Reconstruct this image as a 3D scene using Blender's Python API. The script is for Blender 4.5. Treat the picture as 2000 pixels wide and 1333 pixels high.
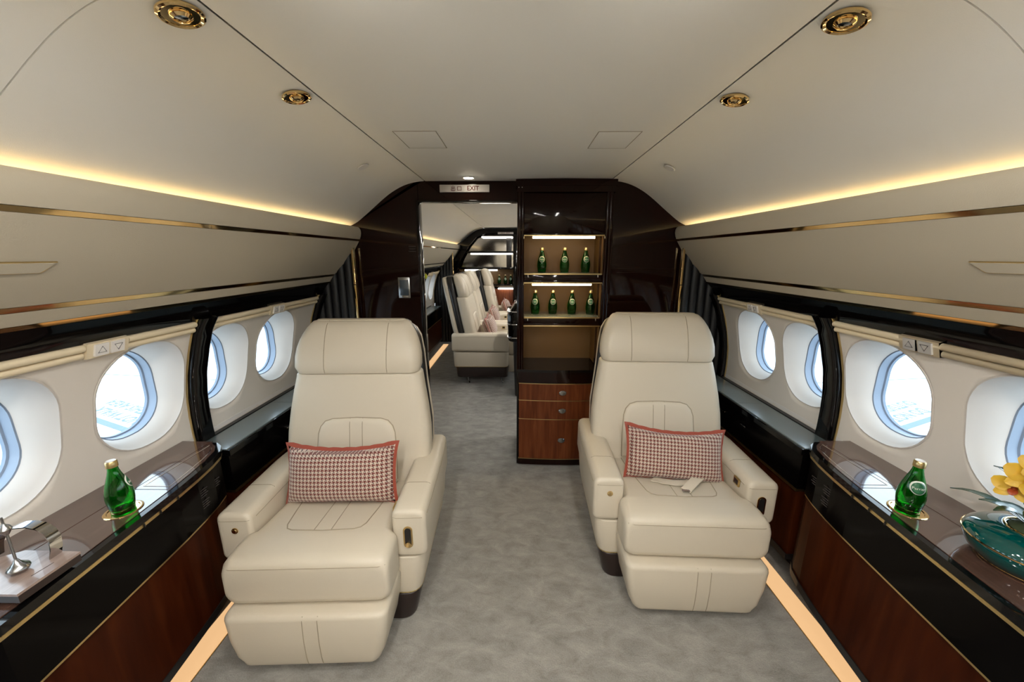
import bpy, bmesh, math, random
from mathutils import Vector, Matrix, Euler
from mathutils.bvhtree import BVHTree
random.seed(7)
for o in list(bpy.data.objects): bpy.data.objects.remove(o, do_unlink=True)
SC = bpy.context.scene
COL = SC.collection
R = math.radians

# ------------------------------------------------------------------ camera
FPX = 730.0
PITCH = math.atan((666.5-498.0)/FPX)
YAW = math.atan(10.0/(FPX/math.cos(PITCH)))
cd = bpy.data.cameras.new('camera'); cam = bpy.data.objects.new('camera', cd); COL.objects.link(cam)
cd.sensor_fit = 'HORIZONTAL'; cd.sensor_width = 36.0; cd.lens = 36.0*FPX/2000.0
cd.clip_start = 0.02; cd.clip_end = 500
cam.location = (0, 0, 1.5); cam.rotation_euler = (R(90)-PITCH, 0, YAW)
SC.camera = cam

# ------------------------------------------------------------------ world, sun, exposure
w = bpy.data.worlds.new('sky'); SC.world = w; w.use_nodes = True
nt = w.node_tree; bg = nt.nodes['Background']
tcw = nt.nodes.new('ShaderNodeTexCoord'); sep = nt.nodes.new('ShaderNodeSeparateXYZ')
rmp = nt.nodes.new('ShaderNodeValToRGB')
nt.links.new(tcw.outputs['Generated'], sep.inputs[0]); nt.links.new(sep.outputs['Z'], rmp.inputs[0])
rmp.color_ramp.elements[0].position = 0.0; rmp.color_ramp.elements[0].color = (0.95, 0.97, 1.0, 1)
rmp.color_ramp.elements[1].position = 0.8; rmp.color_ramp.elements[1].color = (0.80, 0.90, 1.0, 1)
nt.links.new(rmp.outputs[0], bg.inputs['Color']); bg.inputs['Strength'].default_value = 1.75
sl = bpy.data.lights.new('sun', 'SUN'); sl.energy = 1.2; sl.angle = R(2); sl.color = (1.0, 0.96, 0.9)
so = bpy.data.objects.new('sun', sl); COL.objects.link(so); so.rotation_euler = (R(-32), 0, 0)   # high sun over the nose, never through the side windows
VS = SC.view_settings
SC.display_settings.display_device = 'sRGB'
VS.view_transform = 'Standard'; VS.look = 'None'; VS.gamma = 1.0; VS.exposure = 1.72
VS.use_curve_mapping = False
try:
    SC.cycles.max_bounces = 10; SC.cycles.diffuse_bounces = 5; SC.cycles.glossy_bounces = 5
    SC.cycles.transmission_bounces = 8; SC.cycles.transparent_max_bounces = 12
    SC.cycles.sample_clamp_indirect = 6.0; SC.cycles.caustics_reflective = False; SC.cycles.caustics_refractive = False
except Exception: pass

# ------------------------------------------------------------------ materials
def newmat(n):
    m = bpy.data.materials.new(n); m.use_nodes = True
    return m, m.node_tree, m.node_tree.nodes['Principled BSDF']
def pset(b, **k):
    names = dict(col='Base Color', rough='Roughness', metal='Metallic', spec='Specular IOR Level', coat='Coat Weight', coatr='Coat Roughness', trans='Transmission Weight', ior='IOR', sheen='Sheen Weight', emit='Emission Color', es='Emission Strength', sss='Subsurface Weight')
    for a, v in k.items():
        if isinstance(v, tuple) and len(v) == 3: v = (*v, 1)
        b.inputs[names[a]].default_value = v
def simple(n, col, rough=.5, bump=0, bscale=200, **k):
    m, t, b = newmat(n); pset(b, col=col, rough=rough, **k)
    if bump:
        tc = t.nodes.new('ShaderNodeTexCoord'); nz = t.nodes.new('ShaderNodeTexNoise'); bp = t.nodes.new('ShaderNodeBump')
        nz.inputs['Scale'].default_value = bscale; nz.inputs['Detail'].default_value = 4
        bp.inputs['Strength'].default_value = bump; bp.inputs['Distance'].default_value = 0.002
        t.links.new(tc.outputs['Object'], nz.inputs['Vector']); t.links.new(nz.outputs[0], bp.inputs['Height']); t.links.new(bp.outputs[0], b.inputs['Normal'])
    return m
def wood(n, c1, c2, c3, scale=(14, 14, 1.2), rough=.18, coat=.8, nscale=3.0, spec=.5):
    m, t, b = newmat(n); pset(b, rough=rough, coat=coat, coatr=.03, spec=spec)
    tc = t.nodes.new('ShaderNodeTexCoord'); mp = t.nodes.new('ShaderNodeMapping'); nz = t.nodes.new('ShaderNodeTexNoise'); rp = t.nodes.new('ShaderNodeValToRGB')
    mp.inputs['Scale'].default_value = scale; nz.inputs['Scale'].default_value = nscale; nz.inputs['Detail'].default_value = 6; nz.inputs['Distortion'].default_value = .4
    e = rp.color_ramp.elements; e[0].position = .3; e[0].color = (*c1, 1); e[1].position = .72; e[1].color = (*c3, 1)
    x = e.new(.5); x.color = (*c2, 1)
    t.links.new(tc.outputs['Object'], mp.inputs[0]); t.links.new(mp.outputs[0], nz.inputs['Vector']); t.links.new(nz.outputs[0], rp.inputs[0]); t.links.new(rp.outputs[0], b.inputs['Base Color'])
    return m
def emis(n, col, s):
    m, t, b = newmat(n); pset(b, col=(.8, .8, .8), emit=col, es=s); return m

M = {}
M['leather'] = simple('cream_leather', (.62, .55, .435), .42, .12, 260)
M['leather2'] = simple('cream_leather_panel', (.65, .58, .465), .42, .12, 260)
M['seam'] = simple('stitch_seam', (.36, .30, .21), .6)
M['ceil'] = simple('ceiling_fabric', (.86, .83, .76), .75, .1, 500)
M['bin'] = simple('bin_leather', (.48, .425, .325), .6, .15, 420)
M['wallp'] = simple('sidewall_panel', (.76, .71, .645), .32, .04, 300, coat=.25, coatr=.15)
M['reveal'] = simple('window_reveal', (.60, .555, .51), .55)
M['rail'] = simple('cream_rail', (.74, .63, .44), .4)
M['gasket'] = simple('blue_grey_gasket', (.20, .25, .33), .4)
M['mahog'] = wood('dark_mahogany', (.006, .0015, .001), (.010, .0025, .0015), (.014, .003, .0015), coat=0, rough=.06, spec=.25)
M['wood'] = wood('sapele_wood', (.085, .020, .006), (.135, .034, .010), (.185, .055, .018), rough=.3, coat=0, spec=.25)
M['panelwood'] = wood('sideboard_wood', (.026, .0045, .001), (.040, .0075, .002), (.058, .012, .003), scale=(2, 9, 1.0), rough=.35, coat=0, spec=.05)
M['topwood'] = wood('polished_walnut', (.060, .030, .022), (.085, .043, .031), (.115, .062, .046), scale=(26, 1.6, 10), rough=.12, coat=1.0)
M['tray'] = wood('pale_walnut', (.26, .18, .15), (.33, .24, .20), (.40, .30, .26), scale=(20, 2, 10), rough=.3, coat=.4)
M['black'] = simple('black_lacquer', (.003, .0025, .0025), .06, spec=.32)
M['band'] = simple('black_band', (.002, .0015, .0015), .12, spec=.06)
M['blacksoft'] = simple('black_satin', (.012, .011, .011), .35)
M['plinth'] = simple('dark_brown_plinth', (.022, .012, .010), .3)
M['curtain'] = simple('charcoal_leather', (.0045, .0045, .0055), .5, .1, 300)
M['shelfgrey'] = simple('dark_green_grey_leather', (.115, .145, .150), .22, .06, 300, coat=.5, coatr=.12)
M['gold'] = simple('polished_gold', (.83, .60, .29), .07, metal=1.0)
M['satgold'] = simple('satin_gold', (.62, .47, .22), .3, metal=1.0)
M['chrome'] = simple('chrome', (.62, .62, .62), .08, metal=1.0)
M['steel'] = simple('brushed_steel', (.40, .41, .42), .25, metal=1.0)
M['rust'] = simple('rust_velvet', (.30, .045, .018), .55, .3, 160, sheen=.4)
M['white'] = simple('white_plastic', (.78, .75, .72), .3)
M['signplate'] = simple('sign_plate', (.46, .43, .41), .3)
M['redtext'] = simple('red_print', (.085, .006, .004), .6)
M['greytext'] = simple('grey_print', (.16, .15, .15), .6)
M['dim'] = simple('faint_print', (.045, .038, .036), .7, spec=.1)
M['goldback'] = simple('bronze_back', (.115, .060, .015), .5)
M['screen'] = simple('screen_glass', (.05, .07, .09), .05, coat=1.0)
M['teal'] = simple('teal_ceramic', (.0, .055, .05), .06, coat=1.0, coatr=.02)
M['leaf'] = simple('leaf_green', (.012, .045, .018), .22, coat=.3)
M['moss'] = simple('moss', (.035, .05, .018), .8, .6, 90)
M['petal'] = simple('yellow_petal', (.60, .34, .012), .45, sss=.1)
M['petalred'] = simple('red_lip', (.32, .05, .01), .45)
M['stem'] = simple('stem_green', (.07, .09, .03), .5)
M['wing'] = simple('wing_paint', (.50, .52, .54), .6)
M['wingline'] = simple('wing_line', (.05, .09, .13), .6)
M['yellow'] = simple('yellow_strap', (.55, .60, .03), .5)
M['silverlabel'] = simple('bottle_label', (.72, .74, .66), .4)
M['greenlabel'] = simple('bottle_label_green', (.02, .12, .05), .4)
M['led'] = emis('warm_led', (1.0, .72, .36), 7.0)
M['covelee'] = emis('cove_led', (1.0, .77, .42), 3.6)
M['carpetglow'] = emis('carpet_glow', (1.0, .60, .29), .26)  # warm light on the carpet, put into an emissive colour
M['carpetglow'].node_tree.nodes['Principled BSDF'].inputs['Base Color'].default_value = (.10, .07, .04, 1)
M['whiteled'] = emis('white_led', (1.0, .93, .80), 2.5)
M['bulb'] = emis('bulb', (1.0, .97, .915), 195.0)  # strong emission for the added fill lights only
M['bulbdim'] = emis('dim_bulb', (1.0, .90, .72), 15.0)

# carpet
m, t, b = newmat('grey_carpet'); M['carpet'] = m; pset(b, rough=.95, sheen=.25, spec=.1)
tc = t.nodes.new('ShaderNodeTexCoord'); n1 = t.nodes.new('ShaderNodeTexNoise'); n2 = t.nodes.new('ShaderNodeTexNoise'); rp = t.nodes.new('ShaderNodeValToRGB'); bp = t.nodes.new('ShaderNodeBump')
mp = t.nodes.new('ShaderNodeMapping'); mp.inputs['Scale'].default_value = (1, 1.8, 1); mp.inputs['Rotation'].default_value = (0, 0, .5)
n1.inputs['Scale'].default_value = 9; n1.inputs['Detail'].default_value = 9; n1.inputs['Roughness'].default_value = .68; n1.inputs['Distortion'].default_value = .5
n2.inputs['Scale'].default_value = 210; n2.inputs['Detail'].default_value = 3
ad = t.nodes.new('ShaderNodeMath'); ad.operation = 'MULTIPLY_ADD'; ad.inputs[1].default_value = .35
e = rp.color_ramp.elements; e[0].position = .42; e[0].color = (.19, .178, .158, 1); e[1].position = .92; e[1].color = (.40, .38, .345, 1)
t.links.new(tc.outputs['Object'], mp.inputs[0]); t.links.new(mp.outputs[0], n1.inputs['Vector']); t.links.new(tc.outputs['Object'], n2.inputs['Vector'])
t.links.new(n2.outputs[0], ad.inputs[0]); t.links.new(n1.outputs[0], ad.inputs[2]); t.links.new(ad.outputs[0], rp.inputs[0]); t.links.new(rp.outputs[0], b.inputs['Base Color'])
bp.inputs['Strength'].default_value = .8; bp.inputs['Distance'].default_value = .006
t.links.new(ad.outputs[0], bp.inputs['Height']); t.links.new(bp.outputs[0], b.inputs['Normal'])

# houndstooth weave (object coordinates x, z)
m, t, b = newmat('houndstooth_weave'); M['hound'] = m; pset(b, rough=.8, sheen=.3)
tc = t.nodes.new('ShaderNodeTexCoord'); sp = t.nodes.new('ShaderNodeSeparateXYZ'); t.links.new(tc.outputs['Object'], sp.inputs[0])
def mth(op, a, bb=None):
    n = t.nodes.new('ShaderNodeMath'); n.operation = op
    for i, v in enumerate((a, bb)):
        if v is None: continue
        if isinstance(v, (int, float)): n.inputs[i].default_value = v
        else: t.links.new(v, n.inputs[i])
    return n.outputs[0]
U = mth('MULTIPLY', sp.outputs['X'], 1/.0165); V = mth('MULTIPLY', sp.outputs['Z'], 1/.0165)
a_ = mth('LESS_THAN', mth('FRACT', U), .5); b_ = mth('LESS_THAN', mth('FRACT', V), .5)
tw = mth('LESS_THAN', mth('FRACT', mth('MULTIPLY', mth('ADD', U, V), 2.0)), .5)
mx = t.nodes.new('ShaderNodeMix'); mx.data_type = 'FLOAT'
t.links.new(tw, mx.inputs[0]); t.links.new(b_, mx.inputs[2]); t.links.new(a_, mx.inputs[3])
dk = t.nodes.new('ShaderNodeMix'); dk.data_type = 'RGBA'; t.links.new(b_, dk.inputs[0]); dk.inputs[6].default_value = (.15, .024, .016, 1); dk.inputs[7].default_value = (.022, .009, .008, 1)
mc = t.nodes.new('ShaderNodeMix'); mc.data_type = 'RGBA'; t.links.new(mx.outputs[0], mc.inputs[0]); t.links.new(dk.outputs[2], mc.inputs[6]); mc.inputs[7].default_value = (.58, .46, .38, 1)
t.links.new(mc.outputs[2], b.inputs['Base Color'])

# clear pane and green bottle glass
m, t, b = newmat('window_pane'); M['pane'] = m
t.nodes.remove(b); tr = t.nodes.new('ShaderNodeBsdfTransparent'); gl = t.nodes.new('ShaderNodeBsdfGlossy'); mxs = t.nodes.new('ShaderNodeMixShader')
tr.inputs[0].default_value = (.90, .97, 1.0, 1); gl.inputs['Roughness'].default_value = .02; mxs.inputs[0].default_value = .04
t.links.new(tr.outputs[0], mxs.inputs[1]); t.links.new(gl.outputs[0], mxs.inputs[2]); t.links.new(mxs.outputs[0], t.nodes['Material Output'].inputs['Surface'])
m, t, b = newmat('green_glass'); M['glass'] = m; pset(b, col=(.03, .50, .08), rough=.02, trans=1.0, ior=1.45)
m, t, b = newmat('shelf_glass'); M['shelfglass'] = m; pset(b, col=(.55, .6, .5), rough=.05, trans=.6, ior=1.3)
m, t, b = newmat('tarmac'); M['tarmac'] = m; pset(b, rough=.9)
tc = t.nodes.new('ShaderNodeTexCoord'); nz = t.nodes.new('ShaderNodeTexNoise'); rp = t.nodes.new('ShaderNodeValToRGB'); mp = t.nodes.new('ShaderNodeMapping')
mp.inputs['Scale'].default_value = (.5, .12, 1); nz.inputs['Scale'].default_value = 1.6; nz.inputs['Detail'].default_value = 6
e = rp.color_ramp.elements; e[0].position = .38; e[0].color = (.20, .25, .32, 1); e[1].position = .62; e[1].color = (.48, .50, .52, 1)
t.links.new(tc.outputs['Object'], mp.inputs[0]); t.links.new(mp.outputs[0], nz.inputs['Vector']); t.links.new(nz.outputs[0], rp.inputs[0]); t.links.new(rp.outputs[0], b.inputs['Base Color'])
M['tan'] = simple('tan_earth', (.42, .30, .15), .9, .5, 3)

# ------------------------------------------------------------------ helpers
def link(name, me, mat, parent=None, smooth=True, loc=None, rot=None):
    o = bpy.data.objects.new(name, me); COL.objects.link(o)
    if mat is not None: me.materials.append(M[mat] if isinstance(mat, str) else mat)
    if smooth:
        for p in me.polygons: p.use_smooth = True
        try: me.set_sharp_from_angle(angle=R(38))
        except Exception: pass
    if parent is not None: o.parent = parent
    if loc is not None: o.location = loc
    if rot is not None: o.rotation_euler = rot
    return o
def meshdata(name, v, f):
    me = bpy.data.meshes.new(name); me.from_pydata([tuple(x) for x in v], [], f); me.update()
    bm = bmesh.new(); bm.from_mesh(me); bmesh.ops.recalc_face_normals(bm, faces=bm.faces); bm.to_mesh(me); bm.free()
    return me
def mesh(name, v, f, mat, parent=None, smooth=True, **k): return link(name, meshdata(name, v, f), mat, parent, smooth, **k)
def join(parts):
    V, F = [], []
    for v, f in parts:
        n = len(V); V += list(v); F += [[i+n for i in q] for q in f]
    return V, F
def empty(name, loc=(0, 0, 0), rz=0):
    o = bpy.data.objects.new(name, None); COL.objects.link(o); o.location = loc; o.rotation_euler = (0, 0, rz); o.empty_display_size = .05; return o
def tag(o, label=None, cat=None, group=None, kind=None):
    if label: o['label'] = label
    if cat: o['category'] = cat
    if group: o['group'] = group
    if kind: o['kind'] = kind
    return o
def rr(w, h, r, k=5):
    r = min(r, w/2-1e-4, h/2-1e-4); pts = []
    for cx, cy, a0 in ((w/2-r, h/2-r, 0), (-w/2+r, h/2-r, 90), (-w/2+r, -h/2+r, 180), (w/2-r, -h/2+r, 270)):
        for i in range(k+1):
            a = R(a0+90*i/k); pts.append((cx+r*math.cos(a), cy+r*math.sin(a)))
    return pts
def loft(rings, closed=True, caps=True):
    V = [tuple(p) for r in rings for p in r]; n = len(rings[0]); F = []
    for i in range(len(rings)-1):
        for j in range(n if closed else n-1):
            a = i*n+j; b2 = i*n+(j+1) % n; F.append([a, b2, b2+n, a+n])
    if caps: F.append(list(range(n))[::-1]); F.append([(len(rings)-1)*n+j for j in range(n)])
    return V, F
def rsecs(secs, e, k=4, axis='z'):
    """secs: list of (pos, cx, cy, w, h, r) -> rings with rounded ends of radius e; axis is the sweep axis"""
    out = []
    def ring(pos, cx, cy, w, h, r, ins=0):
        q = rr(max(w-2*ins, .002), max(h-2*ins, .002), max(r-ins*.6, .001))
        if axis == 'z': return [(cx+x, cy+y, pos) for x, y in q]
        if axis == 'y': return [(cx+x, pos, cy+y) for x, y in q]
        return [(pos, cx+x, cy+y) for x, y in q]
    s0 = secs[0]; s1 = secs[-1]; sg = 1 if s1[0] > s0[0] else -1
    for i in range(k):
        a = R(90*i/k); out.append(ring(s0[0]+sg*e*(1-math.sin(a)) if False else s0[0]+sg*e*(1-math.cos(R(90*i/k))), *s0[1:], ins=e*(1-math.sin(a))))
    mid = list(secs)
    mid[0] = (s0[0]+sg*e, *s0[1:]); mid[-1] = (s1[0]-sg*e, *s1[1:])
    for s in mid: out.append(ring(*s))
    for i in range(k-1, -1, -1):
        a = R(90*i/k); out.append(ring(s1[0]-sg*e*(1-math.cos(R(90*i/k))), *s1[1:], ins=e*(1-math.sin(a))))
    return loft(out)
def box(x0, x1, y0, y1, z0, z1, bev=0.0, seg=2):
    bm = bmesh.new(); bmesh.ops.create_cube(bm, size=1)
    for v in bm.verts: v.co = Vector(((x0+x1)/2+v.co.x*(x1-x0), (y0+y1)/2+v.co.y*(y1-y0), (z0+z1)/2+v.co.z*(z1-z0)))
    if bev: bmesh.ops.bevel(bm, geom=list(bm.edges), offset=min(bev, .49*min(abs(x1-x0), abs(y1-y0), abs(z1-z0))), segments=seg, affect='EDGES', profile=.5)
    bm.verts.index_update()
    V = [tuple(v.co) for v in bm.verts]; F = [[v.index for v in f.verts] for f in bm.faces]; bm.free(); return V, F
def prism(poly, a0, a1, axis='y'):
    """extrude 2D poly: axis y -> poly is (x,z); axis z -> (x,y); axis x -> (y,z)"""
    def p3(p, a): return (p[0], a, p[1]) if axis == 'y' else ((p[0], p[1], a) if axis == 'z' else (a, p[0], p[1]))
    return loft([[p3(p, a0) for p in poly], [p3(p, a1) for p in poly]])
def lathe(prof, n=24, c=(0, 0, 0)):
    rings = [[(c[0]+r*math.cos(2*math.pi*j/n), c[1]+r*math.sin(2*math.pi*j/n), c[2]+z) for j in range(n)] for r, z in prof]
    return loft(rings)
def tube(path, r, n=8, closed=False):
    P = [Vector(p) for p in path]; rings = []; m = len(P)
    up = Vector((0, 0, 1)); rad = r if isinstance(r, (list, tuple)) else [r]*m
    for i in range(m):
        if closed: d = (P[(i+1) % m]-P[i-1])
        else: d = P[min(i+1, m-1)]-P[max(i-1, 0)]
        d.normalize(); u = up if abs(d.dot(up)) < .95 else Vector((1, 0, 0))
        s = d.cross(u).normalized(); q = s.cross(d).normalized()
        rings.append([tuple(P[i]+(s*math.cos(2*math.pi*j/n)+q*math.sin(2*math.pi*j/n))*rad[i]) for j in range(n)])
    if closed:
        V, F = loft(rings, caps=False); k = (m-1)*n
        for j in range(n): F.append([k+j, k+(j+1) % n, (j+1) % n, j])
        return V, F
    return loft(rings)
def mirror(vf, s): return ([(s*x, y, z) for x, y, z in vf[0]], vf[1])
def bvh(o): return BVHTree.FromPolygons([v.co for v in o.data.vertices], [list(p.vertices) for p in o.data.polygons])
def on(o, pts, direction, lift=.0006):
    """drop points on the surface of o along direction (o local space)"""
    T = bvh(o); d = Vector(direction).normalized(); out = []
    for p in pts:
        h = T.ray_cast(Vector(p)-d*2, d)
        if h[0] is not None: out.append(tuple(h[0]-d*lift))
    return out
def seam(o, pts, direction, r=.0018, parent=None, mat='seam', name='seam'):
    q = on(o, pts, direction)
    if len(q) > 2: return mesh(name, *tube(q, r, 6), mat, parent)
def lerp_pts(a, b, n): return [tuple(Vector(a).lerp(Vector(b), i/(n-1))) for i in range(n)]
def copy_tree(o, parent=None):
    c = o.copy(); COL.objects.link(c)
    if parent is not None: c.parent = parent
    for ch in list(o.children): copy_tree(ch, c)
    return c
def text_mesh(name, body, size, mat, parent, mtx, extrude=.0004, align='CENTER', bold=0.0):
    cu = bpy.data.curves.new('t', 'FONT'); cu.body = body; cu.size = size; cu.align_x = align; cu.align_y = 'CENTER'; cu.extrude = extrude; cu.resolution_u = 2; cu.offset = bold
    ob = bpy.data.objects.new('t', cu); COL.objects.link(ob)
    dg = bpy.context.evaluated_depsgraph_get(); me = bpy.data.meshes.new_from_object(ob.evaluated_get(dg))
    bpy.data.objects.remove(ob, do_unlink=True)
    me.transform(mtx); return link(name, me, mat, parent, smooth=False)

SIDE = {-1: 'left', 1: 'right'}
DY = {-1: 0.0, 1: 0.055}
YB = -2.1       # rear end of the cabin
YK = 2.53       # bulkhead face
YF = 6.9        # far bulkhead
ZC = 1.955      # ceiling
# sidewall profile z -> x
WP = [(1.285, 1.27), (1.24, 1.302), (1.19, 1.332), (1.105, 1.362), (1.0, 1.392), (.9, 1.408), (.82, 1.413), (.736, 1.413), (.60, 1.405)]
def wx(z):
    for (z0, x0), (z1, x1) in zip(WP, WP[1:]):
        if z0 >= z >= z1: return x0+(x1-x0)*(z0-z)/(z0-z1)
    return WP[0][1] if z > WP[0][0] else WP[-1][1]

# ================================================================== STRUCTURE
fl = mesh('floor', *box(-1.5, 1.5, YB-.05, YF+.1, -.05, 0), 'carpet'); tag(fl, kind='structure')
# ceiling: centre panels with a seam to the cove panels
ceil = empty('ceiling', (0, 0, ZC)); tag(ceil, kind='structure')
def cpart(name, vf, mat, **k):
    v = [(x, y, z-ZC) for x, y, z in vf[0]]; return mesh(name, v, vf[1], mat, ceil, **k)
JY = [YB, .75, 2.53, 4.6, YF+.02]
for y0, y1 in zip(JY, JY[1:]):
    cpart('centre_panel', box(-.5845, .5845, y0+.0015, y1-.0015, ZC, ZC+.02, .002), 'ceil')
CV = [(.590, 1.956), (.66, 1.947), (.73, 1.926), (.80, 1.890), (.86, 1.848), (.92, 1.800), (.98, 1.752), (1.03, 1.714), (1.065, 1.694), (1.10, 1.678), (1.135, 1.660), (1.16, 1.635), (1.172, 1.60)]
def smooth_curve(P, k=4):
    Q = [P[0]]+P+[P[-1]]; out = []
    for i in range(1, len(Q)-2):
        p0, p1, p2, p3 = (Vector(q) for q in Q[i-1:i+3])
        for t_ in [n/k for n in range(k)]:
            v = .5*((2*p1)+(p2-p0)*t_+(2*p0-5*p1+4*p2-p3)*t_**2+(3*p1-p0-3*p2+p3)*t_**3); out.append((v.x, v.y))
    return out+[P[-1]]
CV = smooth_curve(CV)
for s in (-1, 1):
    for y0, y1 in zip(JY, JY[1:]):
        pts = CV+[(x+.012, z+.014) for x, z in CV[::-1]]
        n = len(CV); ys = (y0+.0015, y1-.0015)
        cpart('cove_panel', mirror(prism(pts, *ys), s), 'ceil')
# hatches, drawn as thin framed lids
for hx in (-.39, .39):
    yy = 1.66 if hx < 0 else 1.675
    cpart('hatch_cover', box(hx-.080, hx+.080, yy-.112, yy+.112, ZC-.0015, ZC+.004, .001), 'ceil')
    fr = [tube(lerp_pts((hx+a*.082, yy+b2*.114, ZC-.0005), (hx+c*.082, yy+d*.114, ZC-.0005), 2), .0012, 6) for a, b2, c, d in ((-1, -1, 1, -1), (1, -1, 1, 1), (1, 1, -1, 1), (-1, 1, -1, -1))]
    cpart('hatch_joint', join(fr), 'seam')
for s in (-1, 1):   # flush round covers in the cove
    cv = lathe([(.001, .0), (.026, .0), (.028, .002), (.028, .004), (.001, .004)], 24)
    o = cpart('round_cover', cv, 'white'); o.data.transform(Matrix.Translation((0, 0, ZC)))
    o.location = (s*.742, 1.935+(.045 if s > 0 else 0), 1.9105-ZC); o.rotation_euler = (0, s*R(25), 0)
    o.data.transform(Matrix.Translation((0, 0, 0)))

# outer fuselage skin above and below the window band, blocks the sky
HU = [(1.30, 1.262), (1.42, 1.36), (1.36, 1.6), (1.2, 1.85), (.95, 2.02), (.6, 2.12), (0, 2.16)]
hull_top = HU+[(-x, z) for x, z in HU[-2::-1]]
hull_bot = [(1.405, .70), (1.52, .70), (1.54, .3), (1.45, -.1), (-1.45, -.1), (-1.54, .3), (-1.52, .70), (-1.405, .70)]
def strip(pts, y0, y1, th=.02):
    q = []
    n = len(pts)
    for i, (x, z) in enumerate(pts):
        a = Vector(pts[max(i-1, 0)]); b2 = Vector(pts[min(i+1, n-1)]); d = (b2-a).normalized(); nn = Vector((d.y, -d.x))
        q.append((x+nn.x*th, z+nn.y*th))
    return prism(list(pts)+q[::-1], y0, y1)
hu = mesh('wall_fuselage', *join([strip(hull_top, YB-.1, YF+.4, .02), strip(hull_bot, YB-.1, YF+.4, -.02)]), 'white', smooth=False); tag(hu, kind='structure')
rw = mesh('wall_back', *box(-1.5, 1.5, YB-.06, YB, -.02, 2.1), 'bin'); tag(rw, kind='structure')

# ---------------- sidewalls with windows
WIN = {}
def outline(cy, cz, w, h, r, n=44, pw=None):
    """points by angle on a rounded rectangle (y,z)"""
    q = rr(w, h, r, 10); return [(cy+a, cz+b2) for a, b2 in q]
WZ = .992; WW = .338; WH = .400
def side_panel(s, y0, y1, cys, parent):
    V, F = [], []
    z0, z1 = .60, 1.232
    # cell bounds
    cuts = [y0]+[(a+b2)/2 for a, b2 in zip(cys, cys[1:])]+[y1]
    for cy, c0, c1 in zip(cys, cuts, cuts[1:]):
        hole = outline(cy, WZ, WW, WH, .155); n = len(hole)
        out = []
        for (y, z) in hole:
            dy, dz = y-cy, z-WZ
            ky = ((c1-cy) if dy > 0 else (cy-c0))/max(abs(dy), 1e-6); kz = ((z1-WZ) if dz > 0 else (WZ-z0))/max(abs(dz), 1e-6)
            k = min(ky, kz); out.append([cy+dy*k, WZ+dz*k])
        # snap nearest points to the cell corners
        for cc in ((c0, z0), (c0, z1), (c1, z0), (c1, z1)):
            i = min(range(n), key=lambda i: (out[i][0]-cc[0])**2+(out[i][1]-cc[1])**2); out[i] = list(cc)
        rings = []
        K = 7
        for k in range(K+1):
            f = k/K
            rings.append([(s*wx(h[1]+(o[1]-h[1])*f), h[0]+(o[0]-h[0])*f, h[1]+(o[1]-h[1])*f) for h, o in zip(hole, out)])
        v, f = loft(rings, caps=False); b0 = len(V); V += v; F += [[i+b0 for i in q] for q in f]
    me = meshdata('side_panel', V, F); bm = bmesh.new(); bm.from_mesh(me); bmesh.ops.remove_doubles(bm, verts=bm.verts, dist=.004); bmesh.ops.recalc_face_normals(bm, faces=bm.faces); bm.to_mesh(me); bm.free()
    o = link('side_panel', me, 'wallp', parent)
    md = o.modifiers.new('thick', 'SOLIDIFY'); md.thickness = .012; md.offset = 0
    return o
wcount = [0]
def window(s, cy):
    wcount[0] += 1
    e = empty('window_%d' % wcount[0], (s*1.40, cy, WZ)); tag(e, kind='structure')
    def ring(w, h, r, dx, tilt=0):
        q = outline(0, 0, w, h, r)
        return [(s*(wx(WZ+z)*(1-tilt)+1.392*tilt-1.40+dx), y, z) for y, z in q]
    lip = loft([ring(WW+.006, WH+.006, .158, -.004), ring(WW+.002, WH+.002, .156, -.009), ring(WW-.006, WH-.006, .153, -.009), ring(WW-.012, WH-.012, .150, .001),
                ring(.312, .374, .145, .02, .3), ring(.290, .352, .135, .050, .7), ring(.270, .334, .126, .078, 1), ring(.266, .330, .124, .084, 1), ring(.278, .342, .130, .088, 1)], caps=False)
    o = mesh('reveal', *lip, 'reveal', e)
    g = loft([ring(.267, .331, .124, .082, 1), ring(.260, .324, .121, .084, 1), ring(.256, .320, .119, .112, 1), ring(.246, .310, .114, .115, 1), ring(.242, .306, .112, .124, 1), ring(.31, .38, .13, .126, 1)], caps=False)
    mesh('gasket', *g, 'gasket', e)
    p = loft([ring(.262, .326, .120, .117, 1), ring(.262, .326, .120, .120, 1)]); mesh('pane', *p, 'pane', e, smooth=False)
    # sky portal just outside the pane
    L = bpy.data.lights.new('daylight_portal', 'AREA'); L.shape = 'RECTANGLE'; L.size = .30; L.size_y = .36; L.energy = 1
    L.cycles.is_portal = True
    lo = bpy.data.objects.new('daylight_portal', L); COL.objects.link(lo); lo.parent = e; lo.location = (s*.17, 0, 0); lo.rotation_euler = (0, s*R(90), 0)
    return e
RIBP = [(z, x) for z, x in WP if z > .65]+[(.66, 1.41)]
tcount = [0]
def trim(name_, kind='structure'):
    tcount[0] += 1; return 'trim_%d' % tcount[0]
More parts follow.
